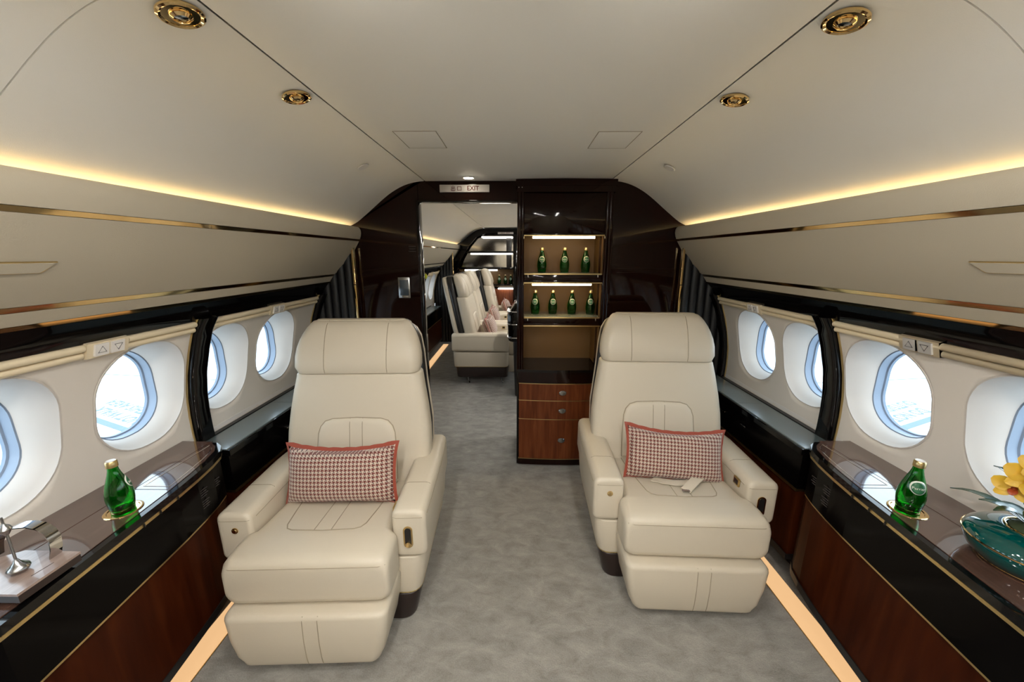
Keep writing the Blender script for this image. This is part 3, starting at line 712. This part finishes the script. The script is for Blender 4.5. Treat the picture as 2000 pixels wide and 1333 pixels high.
# ================================================================== SEATS
def make_seat():
    e = empty('cabin_seat')
    # lower plinth and side shells
    mesh('plinth', *rsecs([(.004, 0, .52, .66, .60, .05), (.14, 0, .52, .715, .62, .05)], .004), 'plinth', e)
    mesh('lower_shell', *rsecs([(.142, 0, .53, .728, .63, .05), (.22, 0, .53, .755, .635, .05), (.318, 0, .53, .77, .64, .05)], .006), 'leather', e)
    mesh('gold_line', *rsecs([(.1375, 0, .53, .724, .628, .05), (.1430, 0, .53, .727, .629, .05)], .001), 'satgold', e)
    # arms
    for s in (-1, 1):
        secs = [(.205, s*.334, .428, .132, .210, .030), (.30, s*.334, .431, .134, .210, .034), (.60, s*.334, .435, .134, .210, .034), (.86, s*.329, .43, .126, .20, .034)]
        arm = mesh('arm_'+'rest', *rsecs(secs, .018, axis='y'), 'leather', e); arm.name = 'armrest'
        # top pad seam, across and along
        seam(arm, lerp_pts((s*.262, .39, .6), (s*.388, .39, .6), 9), (0, 0, -1), .0013, arm)
        seam(arm, lerp_pts((s*.300, .22, .6), (s*.300, .84, .6), 20), (0, 0, -1), .0010, arm) if False else None
        q = on(arm, lerp_pts((s*.262, -.2, .503), (s*.388, -.2, .503), 12), (0, 1, 0)); 
        if len(q) > 2: mesh('seam', *tube(q, .0010, 6), 'seam', arm)
        side = [(0, y, .500) for y in [.24+.03*i for i in range(20)]]
        for sd in (1, -1):
            q = on(arm, [(s*.325, y, z) for _, y, z in side], (-sd, 0, 0))
            if len(q) > 2: mesh('seam', *tube(q, .0010, 6), 'seam', arm)
    # controls
    def pill(w, h, d, cx, cz, y, name, mat, parent):
        q = rr(w, h, w/2, 8); return mesh(name, *loft([[(cx+a, y+d, cz+b2) for a, b2 in q], [(cx+a, y, cz+b2) for a, b2 in q]]), mat, parent)
    c = pill(.036, .096, .014, .330, .418, .2015, 'recline_control', 'gold', e)
    pill(.024, .082, .008, .330, .418, .2000, 'slot', 'blacksoft', c); pill(.022, .022, .010, .330, .388, .195, 'slider', 'gold', c)
    bt = mesh('button', *lathe([(.001, .006), (.007, .006), (.009, .003), (.012, .003), (.013, .0), (.001, -.004)], 20), 'gold', e); bt.matrix_local = Matrix.Translation((-.330, .204, .462)) @ Matrix.Rotation(R(90), 4, 'X')
    pb = mesh('belt_plate', *box(.2575, .2660, .265, .310, .468, .506, .003), 'satgold', e); mesh('plate_recess', *box(.2565, .2590, .272, .303, .475, .499, .002), 'plinth', pb)
    # seat cushion: wide front, narrower between the arms
    def cush():
        rings = []
        ys = [.052, .054, .060, .075, .10, .14, .185, .200, .215, .25, .40, .60, .72]
        for i, y in enumerate(ys):
            wd = [.556, .570, .580, .585, .587, .588, .586, .572, .540, .530, .524, .522, .520][i]
            zt = [.410, .428, .440, .449, .453, .455, .455, .4545, .453, .450, .438, .425, .420][i]; zb = [.300, .285, .276, .270, .268, .268, .268, .268, .268, .268, .268, .268, .268][i]
            q = rr(wd, zt-zb, .035 if y > .06 else .045, 6); rings.append([(a*(1-.0), y, (zt+zb)/2+b2+.006*(1-(2*a/wd)**2)*(b2 > 0)) for a, b2 in q])
        return loft(rings)
    cu = mesh('seat_cushion', *cush(), 'leather', e)
    q = on(cu, lerp_pts((-.283, -.5, .425), (.283, -.5, .425), 24), (0, 1, 0)); mesh('seam', *tube(q, .0012, 6), 'seam', cu)
    # stitched panel in the seat
    pts = [(x, y) for x, y in [(-.200, .66), (-.190, .50), (-.170, .34), (-.155, .245), (-.142, .221), (-.120, .211), (0, .204), (.120, .211), (.142, .221), (.155, .245), (.170, .34), (.190, .50), (.200, .66)]]
    dense = []
    for a, b2 in zip(pts, pts[1:]): dense += [(a[0]+(b2[0]-a[0])*i/5, a[1]+(b2[1]-a[1])*i/5, .6) for i in range(5)]
    seam(cu, dense, (0, 0, -1), .0022, cu)
    for x in (-.033, .033): seam(cu, lerp_pts((x, .206, .6), (x, .66, .6), 16), (0, 0, -1), .0015, cu)
    # leg rest
    lr = mesh('leg_rest', *rsecs([(.040, 0, .135, .500, .245, .035), (.09, 0, .138, .530, .26, .035), (.16, 0, .140, .556, .27, .035), (.264, 0, .142, .576, .265, .035)], .020), 'leather', e)
    for x in (-.005, .048): seam(lr, lerp_pts((x, -.5, .05), (x, -.5, .26), 14), (0, 1, 0), .0015, lr)
    # backrest (tilted) : sections over height
    def back(secs, e_, name, mat, parent): return mesh(name, *rsecs(secs, e_), mat, parent)
    TL = .115/.385   # y rise per z
    def yb(z): return .598+(z-.57)*.215
    bs = [(z, 0, yb(z)+.065, wd, .13, .045) for z, wd in ((.40, .640), (.47, .676), (.52, .690), (.58, .694), (.66, .688), (.76, .664), (.86, .630), (.940, .606))]
    bk_ = back(bs, .016, 'backrest', 'leather', e)
    hs = [(z, 0, yb(z)+.060+o2, wd, th, .05) for z, wd, o2, th in ((.941, .590, -.004, .120), (.972, .608, -.012, .128), (1.018, .606, -.012, .128), (1.06, .592, -.009, .125), (1.094, .571, -.004, .122), (1.124, .545, .001, .116), (1.149, .518, .006, .106), (1.167, .492, .011, .092), (1.179, .466, .016, .072), (1.186, .436, .021, .046))]
    hd = back(hs, .0035, 'headrest', 'leather', e)
    for x in (-.148, .148): seam(hd, lerp_pts((x, 0, .945), (x, 0, 1.182), 22), (0, 1, 0), .0017, hd)
    # black shell behind
    shs = [(z, 0, yb(z)+.160, wd, .075, .03) for z, wd in ((.30, .60), (.55, .672), (.66, .668), (.86, .612), (1.0, .586), (1.08, .556), (1.13, .505), (1.17, .44))]
    back(shs, .015, 'back_shell', 'blacksoft', e)
    shs = [(z, 0, yb(z)+.222, wd, .06, .028) for z, wd in ((.30, .596), (.55, .664), (.66, .660), (.86, .602), (1.0, .572), (1.08, .540), (1.12, .492), (1.155, .43))]
    back(shs, .015, 'rear_cover', 'leather', e)
    # lumbar panel: puffed, stitched into the backrest
    lz0, lz1 = .40, .742
    def lumbar_w(z): 
        f = (z-lz0)/(lz1-lz0); return .372 if f < .55 else .372-.02*(f-.55)/.45
    out = []
    o_pts = [(-.193, .44), (-.190, .56), (-.183, .66), (-.172, .693), (-.150, .718), (-.115, .729), (0, .734), (.115, .729), (.150, .718), (.172, .693), (.183, .66), (.190, .56), (.193, .44)]
    dense = []
    for a, b2 in zip(o_pts, o_pts[1:]): dense += [(a[0]+(b2[0]-a[0])*i/5, 0, a[1]+(b2[1]-a[1])*i/5) for i in range(5)]
    dense.append((o_pts[-1][0], 0, o_pts[-1][1]))
    # raised panel mesh: rings shrink toward the centre
    T = bvh(bk_); rings = []
    for k, (f, lift) in enumerate(((1.0, -.002), (.985, .005), (.95, .010), (.85, .0125), (.6, .0135), (.3, .0138), (.02, .0138))):
        ring = []
        for p in dense:
            x, z = p[0]*f, .56+(p[2]-.56)*f
            h = T.ray_cast(Vector((x, -1, z)), Vector((0, 1, 0))); ring.append((x, (h[0].y if h[0] else .6)-lift, z))
        rings.append(ring)
    lp = mesh('lumbar_panel', *loft(rings, caps=False), 'leather2', e)
    seam(bk_, dense, (0, 1, 0), .0026, lp)
    for x in (-.030, .030): seam(lp, lerp_pts((x, 0, .46), (x, 0, .731), 16), (0, 1, 0), .0015, lp)
    return e
seat = make_seat()
seat.location = (-.746, 1.035, 0); seat.rotation_euler = (0, 0, R(2.4))
seat2 = copy_tree(seat); seat2.location = (.741, 1.262, 0); seat2.rotation_euler = (0, 0, R(-1.8))
tag(seat, 'cream leather cabin seat at the left sideboard, nearer the camera, holding a patterned pillow', 'seat', 'facing cream seats')
tag(seat2, 'cream leather cabin seat at the right sideboard with belt straps lying on its cushion', 'seat', 'facing cream seats')
# belt straps on the right seat
def strap(pts, wd, th, parent, name='seat_belt', mat='leather2'):
    P = [Vector(p) for p in pts]; rings = []
    for i, p in enumerate(P):
        d = (P[min(i+1, len(P)-1)]-P[max(i-1, 0)]).normalized(); sd = d.cross(Vector((0, 0, 1))).normalized(); up = sd.cross(d)
        rings.append([tuple(p+sd*(a*wd/2)+up*(b2*th/2)) for a, b2 in ((-1, -1), (1, -1), (1, 1), (-1, 1))])
    return mesh(name, *loft(rings), mat, parent)
b1 = strap([(-.10, .345, .450), (-.06, .318, .457), (-.01, .305, .457), (.05, .310, .457), (.10, .330, .458)], .040, .004, seat2)
b2_ = strap([(.130, .352, .458), (.112, .330, .474), (.080, .298, .478), (.045, .268, .468), (.018, .246, .459)], .044, .004, seat2)
mesh('buckle', *box(.000, .034, .232, .248, .457, .464, .002), 'chrome', b2_)

# ---------------- patterned pillows
def make_pillow():
    W, Hh, Tn = .484, .252, .070
    e = empty('throw_pillow')
    nx, nz = 28, 18; top = []; bot = []
    def pt(u, v, sg):
        # u,v in -1..1 ; pinched corners
        x = u*W/2*(1-.055*(1-abs(v)**2)*abs(u)**3-.0); z = v*Hh/2*(1-.235*(1-abs(u)**2.2)*(abs(v)**3)*(1 if v > 0 else .25))
        th = Tn*((1-u**4)*(1-v**4))**.55
        return (x, sg*th, z)
    V = []; F = []
    for sg in (-1, 1):
        b0 = len(V)
        for j in range(nz+1):
            for i in range(nx+1): V.append(pt(-1+2*i/nx, -1+2*j/nz, sg))
        for j in range(nz):
            for i in range(nx):
                a = b0+j*(nx+1)+i; F.append([a, a+1, a+nx+2, a+nx+1])
    bm = bmesh.new(); me = bpy.data.meshes.new('cover'); me.from_pydata(V, [], F); bm.from_mesh(me); bmesh.ops.remove_doubles(bm, verts=bm.verts, dist=.0004); bmesh.ops.recalc_face_normals(bm, faces=bm.faces); bm.to_mesh(me); bm.free()
    link('woven_cover', me, 'hound', e)
    # flange border
    per = [(-1+2*i/24, -1) for i in range(24)]+[(1, -1+2*i/14) for i in range(14)]+[(1-2*i/24, 1) for i in range(24)]+[(-1, 1-2*i/14) for i in range(14)]
    ri, ro, rt = [], [], []
    for i, (u, v) in enumerate(per):
        x, _, z = pt(u, v, 1); n = Vector((u if abs(u) == 1 else 0, v if abs(v) == 1 else 0)); n = n.normalized()*(1.25 if abs(u) == 1 and abs(v) == 1 else 1)
        wv = .0012*math.sin(i*2.1)
        fl_ = .0150 if v == 1 else (.009 if abs(u) == 1 else .003)
        ri.append((x-n.x*.003, -.006, z-n.y*.003)); ro.append((x+n.x*fl_, wv, z+n.y*fl_+wv)); rt.append((x-n.x*.003, .006, z-n.y*.003))
    mid1 = [(a[0]*.5+b3[0]*.5, a[1]*.35+b3[1], a[2]*.5+b3[2]*.5) for a, b3 in zip(ri, ro)]; mid2 = [(a[0]*.5+b3[0]*.5, a[1]*.35+b3[1], a[2]*.5+b3[2]*.5) for a, b3 in zip(rt, ro)]
    mesh('velvet_border', *loft([ri, mid1, ro, mid2, rt], caps=False), 'rust', e)
    return e
pil = make_pillow()
pil.location = (-.770, 1.468, .560); pil.rotation_euler = (R(-17), R(-1.5), R(0))
tag(pil, 'rust and cream houndstooth pillow with velvet border on the seat nearer the camera', 'pillow', 'houndstooth pillows')
p2 = copy_tree(pil); p2.location = (.768, 1.664, .552); p2.rotation_euler = (R(-21), R(3.0), R(-4)); p2.scale = (.955, .955, .985); tag(p2, 'rust and cream houndstooth pillow leaning on the seat beside the right sideboard', 'pillow', 'houndstooth pillows')

# ================================================================== THINGS ON THE SIDEBOARDS
# wooden tray with a chrome strap handle
ty = empty('wooden_tray', (-1.20, .72, ZT))
poly = [(.100, .065), (-.044, .067), (-.130, .010), (-.130, -.058), (.100, -.058)]
mesh('board', *prism(poly, .028, .034, 'z'), 'tray', ty, smooth=False)
mesh('board_underside', *prism([(x*.995, y*.985) for x, y in poly], .010, .028, 'z'), 'plinth', ty, smooth=False)
for x, y in ((-.10, -.035), (.07, -.035), (.07, .045), (-.05, .045)): mesh('foot', *lathe([(.001, 0), (.010, 0), (.009, .010), (.001, .010)], 14, (x, y, 0)), 'blacksoft', ty)
st = [(.055, .050, .034), (.064, .050, .060), (.067, .050, .085), (.060, .050, .106), (.044, .050, .119), (.020, .050, .125), (-.010, .050, .122), (-.042, .050, .110), (-.068, .050, .090), (-.084, .050, .065), (-.090, .048, .034)]
rg = []
for i, p in enumerate(st):
    P0 = Vector(st[max(i-1, 0)]); P1 = Vector(st[min(i+1, len(st)-1)]); d = (P1-P0).normalized(); nrm = Vector((-d.z, 0, d.x))
    rg.append([tuple(Vector(p)+Vector((0, a*.0125, 0))+nrm*(b2*.0013)) for a, b2 in ((-1, -1), (1, -1), (1, 1), (-1, 1))])
mesh('strap_handle', *loft(rg), 'chrome', ty)
mesh('groove', *tube([(.070, -.010, .0342), (.075, .030, .0342)], .0007, 5), 'plinth', ty)
tag(ty, 'pale walnut tray with a chrome strap handle on the left sideboard', 'tray')
sp_ = empty('metal_ornament', (-1.172, .722, ZT+.0345))
mesh('weighted_base', *lathe([(.001, 0), (.010, .0005), (.0165, .005), (.0195, .011), (.018, .016), (.0125, .021), (.0065, .027), (.0035, .035), (.001, .036)], 26), 'steel', sp_)
mesh('stem', *tube([(0, 0, .030), (0, 0, .085), (.0, .0, .104)], .0026, 10), 'steel', sp_)
mesh('finial', *lathe([(.001, .100), (.0035, .101), (.008, .109), (.0112, .116), (.0085, .123), (.0035, .128), (.0024, .132), (.0024, .146), (.001, .147)], 22), 'steel', sp_)
tag(sp_, 'small polished metal spindle ornament standing on the walnut tray', 'ornament')

# orchid in a teal bowl
ob = empty('orchid_bowl', (1.283, .806, ZT))
mesh('bowl', *lathe([(.001, .001), (.078, .001), (.088, .006), (.104, .022), (.113, .040), (.117, .056), (.1165, .063), (.112, .072), (.098, .084), (.072, .095), (.054, .100), (.049, .098), (.049, .086), (.001, .084)], 44), 'teal', ob)
def ring_t(r, z, th, name): 
    mesh(name, *tube([(r*math.cos(2*math.pi*i/48), r*math.sin(2*math.pi*i/48), z) for i in range(48)], th, 8, closed=True), 'gold', ob)
ring_t(.1172, .060, .0022, 'gold_rim'); ring_t(.0525, .1005, .0024, 'gold_rim'); ring_t(.084, .004, .002, 'gold_foot')
V, F = [], []
random.seed(3)
mparts = [lathe([(.001, .085), (.048, .087), (.046, .100), (.034, .110), (.015, .115), (.001, .115)], 26)]
for i in range(26):
    a = random.uniform(0, 6.28); r0 = random.uniform(.01, .042); p = Vector((r0*math.cos(a), r0*math.sin(a), .098)); q = [tuple(p)]
    for k in range(4): p = p+Vector((random.uniform(-.014, .014), random.uniform(-.014, .014), random.uniform(-.002, .008))); q.append(tuple(p))
    mparts.append(tube(q, .0012, 5))
mo = mesh('moss', *join(mparts), 'moss', ob); tag(mo, kind='stuff')
def leaf(path, wd, name, mat, parent):
    P = [Vector(p) for p in path]; n = len(P); rings = []
    for i, p in enumerate(P):
        f = i/(n-1); wv = wd*(math.sin(math.pi*min(.06+f*.94, 1))**.6)*(1-.25*f)+.0006
        d = (P[min(i+1, n-1)]-P[max(i-1, 0)]).normalized(); sd = d.cross(Vector((0, 0, 1))).normalized(); up = sd.cross(d).normalized()
        rings.append([tuple(p-sd*wv+up*wv*.25), tuple(p-up*.001), tuple(p+sd*wv+up*wv*.25), tuple(p+sd*wv+up*(wv*.25+.0012)), tuple(p+up*.001), tuple(p-sd*wv+up*(wv*.25+.0012))])
    return mesh(name, *loft(rings), mat, parent)
def arc(a, ln, h, n=9, z0=.098, drop=0.0, tw=0): 
    return [(math.cos(R(a+tw*i/(n-1)))*ln*i/(n-1), math.sin(R(a+tw*i/(n-1)))*ln*i/(n-1), z0+h*math.sin(math.pi*.5*i/(n-1)*1.15)-drop*(i/(n-1))**2) for i in range(n)]
leaf(arc(104, .165, .050, drop=.034), .015, 'leaf', 'leaf', ob)
leaf(arc(84, .125, .110, drop=.0), .014, 'leaf', 'leaf', ob)
leaf(arc(125, .10, .045, drop=.01), .019, 'leaf', 'leaf', ob)
leaf(arc(95, .085, .040, drop=.012), .020, 'leaf', 'leaf', ob)
leaf(arc(-60, .12, .06, drop=.02), .015, 'leaf', 'leaf', ob)
leaf(arc(-120, .11, .07, drop=.02), .015, 'leaf', 'leaf', ob)
leaf(arc(165, .095, .060, drop=.015), .017, 'leaf', 'leaf', ob)
leaf(arc(195, .085, .070, drop=.01), .016, 'leaf', 'leaf', ob)
leaf(arc(10, .09, .09), .014, 'leaf', 'leaf', ob)
for q in ([(0.0, .004, .09), (.002, .010, .14), (.0, .018, .18), (-.010, .036, .222)], [(.012, -.004, .09), (.016, .0, .16), (.012, .010, .22), (.0, .024, .256)], [(0.0, .004, .09), (.004, .006, .13), (.004, .010, .17), (.0, .012, .196)]): mesh('flower_stem', *tube(q, .0022, 8), 'stem', ob)
def petal_vf(ln, wd, cup, n=7):
    V, F = [], []
    rings = []
    for i in range(n):
        f = i/(n-1); x = ln*f; ww = wd*math.sin(math.pi*(.08+.87*f))**.7; z = cup*math.sin(math.pi*.5*f)
        rings.append([(x, -ww, z+ww*.25), (x, -ww*.5, z+.001), (x, 0, z-.0006), (x, ww*.5, z+.001), (x, ww, z+ww*.25), (x, ww*.5, z+.0022), (x, 0, z+.001), (x, -ww*.5, z+.0022)])
    return loft(rings)
def flower(loc, rot, sc):
    fe = mesh('flower_heart', *lathe([(.001, -.004), (.005, -.002), (.006, .004), (.003, .009), (.001, .010)], 12), 'petalred', ob); fe.location = loc; fe.rotation_euler = rot; fe.scale = (sc,)*3
    for k, (a, ln, wd) in enumerate(((90, .040, .014), (18, .042, .020), (162, .042, .020), (-40, .038, .013), (-140, .038, .013))):
        o = mesh('petal', *petal_vf(ln, wd, .006), 'petal', fe); o.rotation_euler = (0, 0, R(a))
    o = mesh('lip', *petal_vf(.022, .009, .010), 'petalred', fe); o.rotation_euler = (0, R(-20), R(-90))
# faces look toward the aisle (-x) and a little to the camera
flower((-.020, .050, .186), (R(78), 0, R(-62)), .95)
flower((-.012, .034, .222), (R(72), R(8), R(-50)), 1.15)
flower((.000, .010, .196), (R(80), R(-8), R(-42)), 1.0)
flower((-.002, .022, .256), (R(66), 0, R(-58)), 1.05)
tag(ob, 'yellow orchid with dark strap leaves in a gold rimmed teal bowl', 'plant')

# ================================================================== CEILING LAMPS
def spotlight(loc, tilt, label, group):
    e = empty('ceiling_spotlight', loc); e.rotation_euler = (0, tilt, 0)
    mesh('gold_ring', *lathe([(.033, .006), (.039, .0), (.039, -.004), (.035, -.006), (.031, -.004), (.028, .004)], 32), 'gold', e)
    mesh('bowl', *lathe([(.031, -.003), (.029, .006), (.022, .012), (.001, .014), (.001, .016), (.030, .014)], 32), 'gold', e)
    mesh('eyeball', *lathe([(.018, .010), (.020, .002), (.0185, -.006), (.0135, -.010), (.0125, -.008), (.012, -.002), (.001, -.001)], 28), 'gold', e)
    mesh('lens', *lathe([(.001, -.0065), (.0118, -.006), (.0118, -.002), (.001, -.002)], 20), 'chrome', e)
    tag(e, label, 'lamp', group)
    return e
for s in (-1, 1):
    for k, (y, lab) in enumerate(((.822, 'larger, nearer'), (1.205, 'smaller, farther'))):
        spotlight((s*.640, y+(.038 if s > 0 else 0), 1.9455), s*R(12), '%s gold eyeball spotlight in the ceiling on the %s' % (lab, SIDE[s]), 'gold ceiling spotlights')
dl = empty('downlight', (-.295, 2.415, ZC))
mesh('trim_ring', *lathe([(.030, -.001), (.036, -.001), (.036, -.004), (.032, -.005), (.028, -.002)], 28), 'white', dl); mesh('bulb', *lathe([(.001, -.002), (.028, -.002), (.027, -.005), (.001, -.007)], 24), 'bulbdim', dl)
tag(dl, 'small lit round downlight in the ceiling above the exit sign', 'lamp')
FILL_LIGHTS = [(sx*.32, .57-.45*i) for i in range(6) for sx in (-1, 1)]+[(.30, 3.0), (.30, 3.55), (.30, 4.1), (.30, 4.65), (.30, 5.2), (.30, 5.8), (.30, 6.3)]  # unseen fill lights added to brighten both cabins, copied from the exit lamp
fill_bulb = meshdata('bulb', *lathe([(.001, -.002), (.028, -.002), (.027, -.005), (.001, -.007)], 24)); fill_bulb.materials.append(M['bulb'])
for x, y in FILL_LIGHTS:
    d2 = copy_tree(dl); d2.location = (x, y, ZC)
    for ch in d2.children:
        if ch.name.startswith('bulb'): ch.data = fill_bulb
    tag(d2, 'added round fill light in the %s ceiling' % ('rear cabin' if y > 2 else 'forward cabin'), 'lamp', 'added unseen fill lights')

# ================================================================== REAR CABIN
for k, (y, lab) in enumerate(((4.52, 'nearest of the three cream seats in the rear cabin, side on, through the doorway'), (5.36, 'middle of the three cream seats in the rear cabin, behind the nearest one'), (6.20, 'farthest of the three cream seats in the rear cabin, next to the bar'))):
    c = copy_tree(seat); c.location = (.115 if k < 2 else .27, y, .09); c.rotation_euler = (0, 0, R(90)); tag(c, lab, 'seat', 'rear cabin seats')
    for lx in (-.24, .24):
        for lyy in (.30, .70): mesh('leg', *tube([(lx, lyy, .02), (lx*1.02, lyy, -.055), (lx*1.08, lyy-.02, -.088)], .011, 8), 'steel', c)
    q = copy_tree(pil); q.location = (-.33+(.155 if k == 2 else 0), y-.02, .655); q.rotation_euler = (R(-20), 0, R(90)); tag(q, ['houndstooth pillow on the nearest rear cabin seat', 'houndstooth pillow on the middle rear cabin seat', 'houndstooth pillow on the farthest rear cabin seat'][k], 'pillow', 'houndstooth pillows')
# black console at the right edge of the doorway
cs = empty('side_console', (.08, 3.95, 0))
mesh('pedestal', *rsecs([(.0, 0, 0, .20, .30, .05), (.62, 0, 0, .24, .34, .05)], .01), 'blacksoft', cs); mesh('cabinet_body', *rsecs([(.62, 0, 0, .34, .40, .06), (.90, 0, 0, .36, .42, .06), (1.02, .03, 0, .28, .40, .06)], .02), 'black', cs)
for z in (.66, .80, .93): mesh('chrome_band', *rsecs([(z, 0, 0, .366, .426, .06), (z+.012, 0, 0, .366, .426, .06)], .003), 'chrome', cs)
tag(cs, 'black console with chrome bands at the right edge of the doorway', 'console')
# far bulkhead with bar shelves
fb = empty('wall_far', (0, YF, 0)); tag(fb, kind='structure')
def fp(name, vf, mat, parent=fb, **k): return mesh(name, [(x, y-YF, z) for x, y, z in vf[0]], vf[1], mat, parent, **k)
for sd in (-1, 1): fp('bulkhead_panel', prism(arch_poly(.0, sd), YF+.06, YF+.10), 'black', smooth=False)
bar = empty('bar_cabinet', (-.45, YF, 0))
def bpz(name, vf, mat, **k): return mesh(name, [(x+.45, y-YF, z) for x, y, z in vf[0]], vf[1], mat, bar, **k)
frame = [(-1.12, 1.20), (-1.02, 1.45), (-.88, 1.68), (-.74, 1.84), (-.56, 1.91), (.35, 1.91)]
bpz('mirror_back', prism([(-1.02, 1.25), (-.95, 1.42), (-.83, 1.63), (-.70, 1.78), (-.60, 1.82), (.0, 1.82), (.0, 1.25)], YF+.0, YF+.02), 'chrome', smooth=False)
rg = [[(x+dx, YF-.20, z+dz) for dx, dz in ((0, 0), (.03, -.045), )]+[(x+dx, YF+.02, z+dz) for dx, dz in ((.03, -.045), (0, 0))] for x, z in frame]
bpz('arched_frame', loft(rg), 'black', smooth=False)
for z, x0 in ((1.545, -.90), (1.265, -1.02)): bpz('shelf', box(x0, .3, YF-.16, YF+.0, z-.018, z+.018, .004), 'black')
for z, x0, x1 in ((1.800, -.62, -.08), (1.515, -.82, -.08), (1.232, -.93, -.35), (.905, -.34, -.06)): bpz('led_strip', box(x0, x1, YF-.15, YF-.12, z-.012, z+.012, .003), 'whiteled')
bpz('dark_divider', box(-.19, -.10, YF-.10, YF+.0, 1.28, 1.80, .004), 'blacksoft')
bpz('niche_back', box(-1.05, .3, YF+.0, YF+.02, .93, 1.25), 'goldback'); bpz('lower_front', box(-.80, .3, YF-.10, YF+.02, .10, .90, .005), 'wood'); bpz('counter', box(-.90, .3, YF-.16, YF+.02, .96, .985, .004), 'black')
bpz('side_post', box(-.07, .02, YF-.18, YF+.02, .0, 1.86, .005), 'black'); bpz('side_post', box(-1.10, -1.02, YF-.18, YF+.02, .0, 1.22, .005), 'black')
tag(bar, 'arched black bar with lit mirrored shelves at the far end of the rear cabin', 'cabinet')
for k, x in enumerate((-.93, -.80, -.62, -.32, -.21, -.115)):
    o = copy_tree(btl); o.location = (x, YF-.08, .9855); o.rotation_euler = (0, 0, 0)
    tag(o, ('leftmost', 'second from left', 'third from left', 'fourth from left', 'fifth from left', 'rightmost')[k]+' of the small bottles on the far bar counter', 'bottle', 'bottles on the far bar')
s2 = copy_tree(es); s2.location = (-.20, YF-.205, 1.865); s2.scale = (.85, 1, .7); tag(s2, 'small distant exit sign above the bar at the far end of the rear cabin', 'sign')
curtain(-1, 6.35, 'charcoal folding curtain in the rear cabin, beside the bar at the far end')
for (x, y, z), lab in (((-1.052, 6.30, 1.04), 'yellow strap tied around the rear cabin curtain'), ((-1.27, 5.1, 1.215), 'yellow tag hanging under the rear cabin overhead bin')):
    e = empty('yellow_strap', (x, y, z)); mesh('band', *box(-.03, .05, -.02, .02, -.03, .03, .005), 'yellow', e); mesh('knot', *box(.03, .06, -.03, .0, -.012, .012, .004), 'yellow', e); tag(e, lab, 'strap')

# ================================================================== OUTSIDE
g = mesh('ground', *box(-120, 120, -120, 120, -2.6, -2.5), 'tarmac'); tag(g, kind='structure')
for s in (-1, 1):
    e = empty('aircraft_wing', (s*1.7, 1.0, -.06))
    pl_ = [(1.62, -4.5), (12.0, -1.5), (12.0, 3.2), (7.0, 5.35), (3.4, 5.05), (1.62, 5.3)]
    v, f = prism([(x-1.7, y-1.0) for x, y in pl_], -.25, .06, 'z'); mesh('wing_skin', *mirror((v, f), s), 'wing', e, smooth=False)
    a, b2 = ((-3.99, 3.205), (-2.2, 2.47)) if s < 0 else ((3.85, 3.287), (2.2, 2.57))
    d = Vector((a[0]-b2[0], a[1]-b2[1])).normalized(); A = Vector(b2)-d*.5; B = Vector(b2)+d*5
    def ln(p, q, w_, nm):
        n = Vector((-(q-p).y, (q-p).x)).normalized()*w_/2
        pts = [p+n, p-n, q-n, q+n]; mesh(nm, *prism([(x.x-s*1.7, x.y-1.0) for x in pts], .06, .062, 'z'), 'wingline', e, smooth=False)
    ln(A, B, .06, 'walk_line')
    ln(Vector((s*2.0, 4.1)), Vector((s*9.0, 5.6)) if False else Vector((s*9.0, 5.0)), .02, 'panel_joint')
    ln(Vector((s*2.0, 1.2)), Vector((s*9.0, 2.2)), .02, 'panel_joint')
    ang = math.atan2(d.y, d.x)
    pos = Vector(a)+d*-.35+Vector((0, .23))
    ang2 = ang+(math.pi if s < 0 else 0)
    # lettering faces the wing root and reads from the tip side
    text_mesh('lettering', 'DO NOT WALK\nOUTSIDE THIS AREA', .15, 'wingline', e, Matrix.Translation((pos.x-s*1.7, pos.y-1.0, .061)) @ Matrix.Rotation(ang2+math.pi, 4, 'Z'), bold=.004)
    tag(e, 'white wing with walk line and lettering outside the %s windows' % SIDE[s], 'wing')
bkm = mesh('embankment', *join([rsecs([(-2.55, -40, 46, 110, 20, 4), (0.6, -42, 49, 100, 8, 3)], .5)]), 'tan'); tag(bkm, 'tan earth embankment beyond the tarmac outside the left windows', 'embankment')
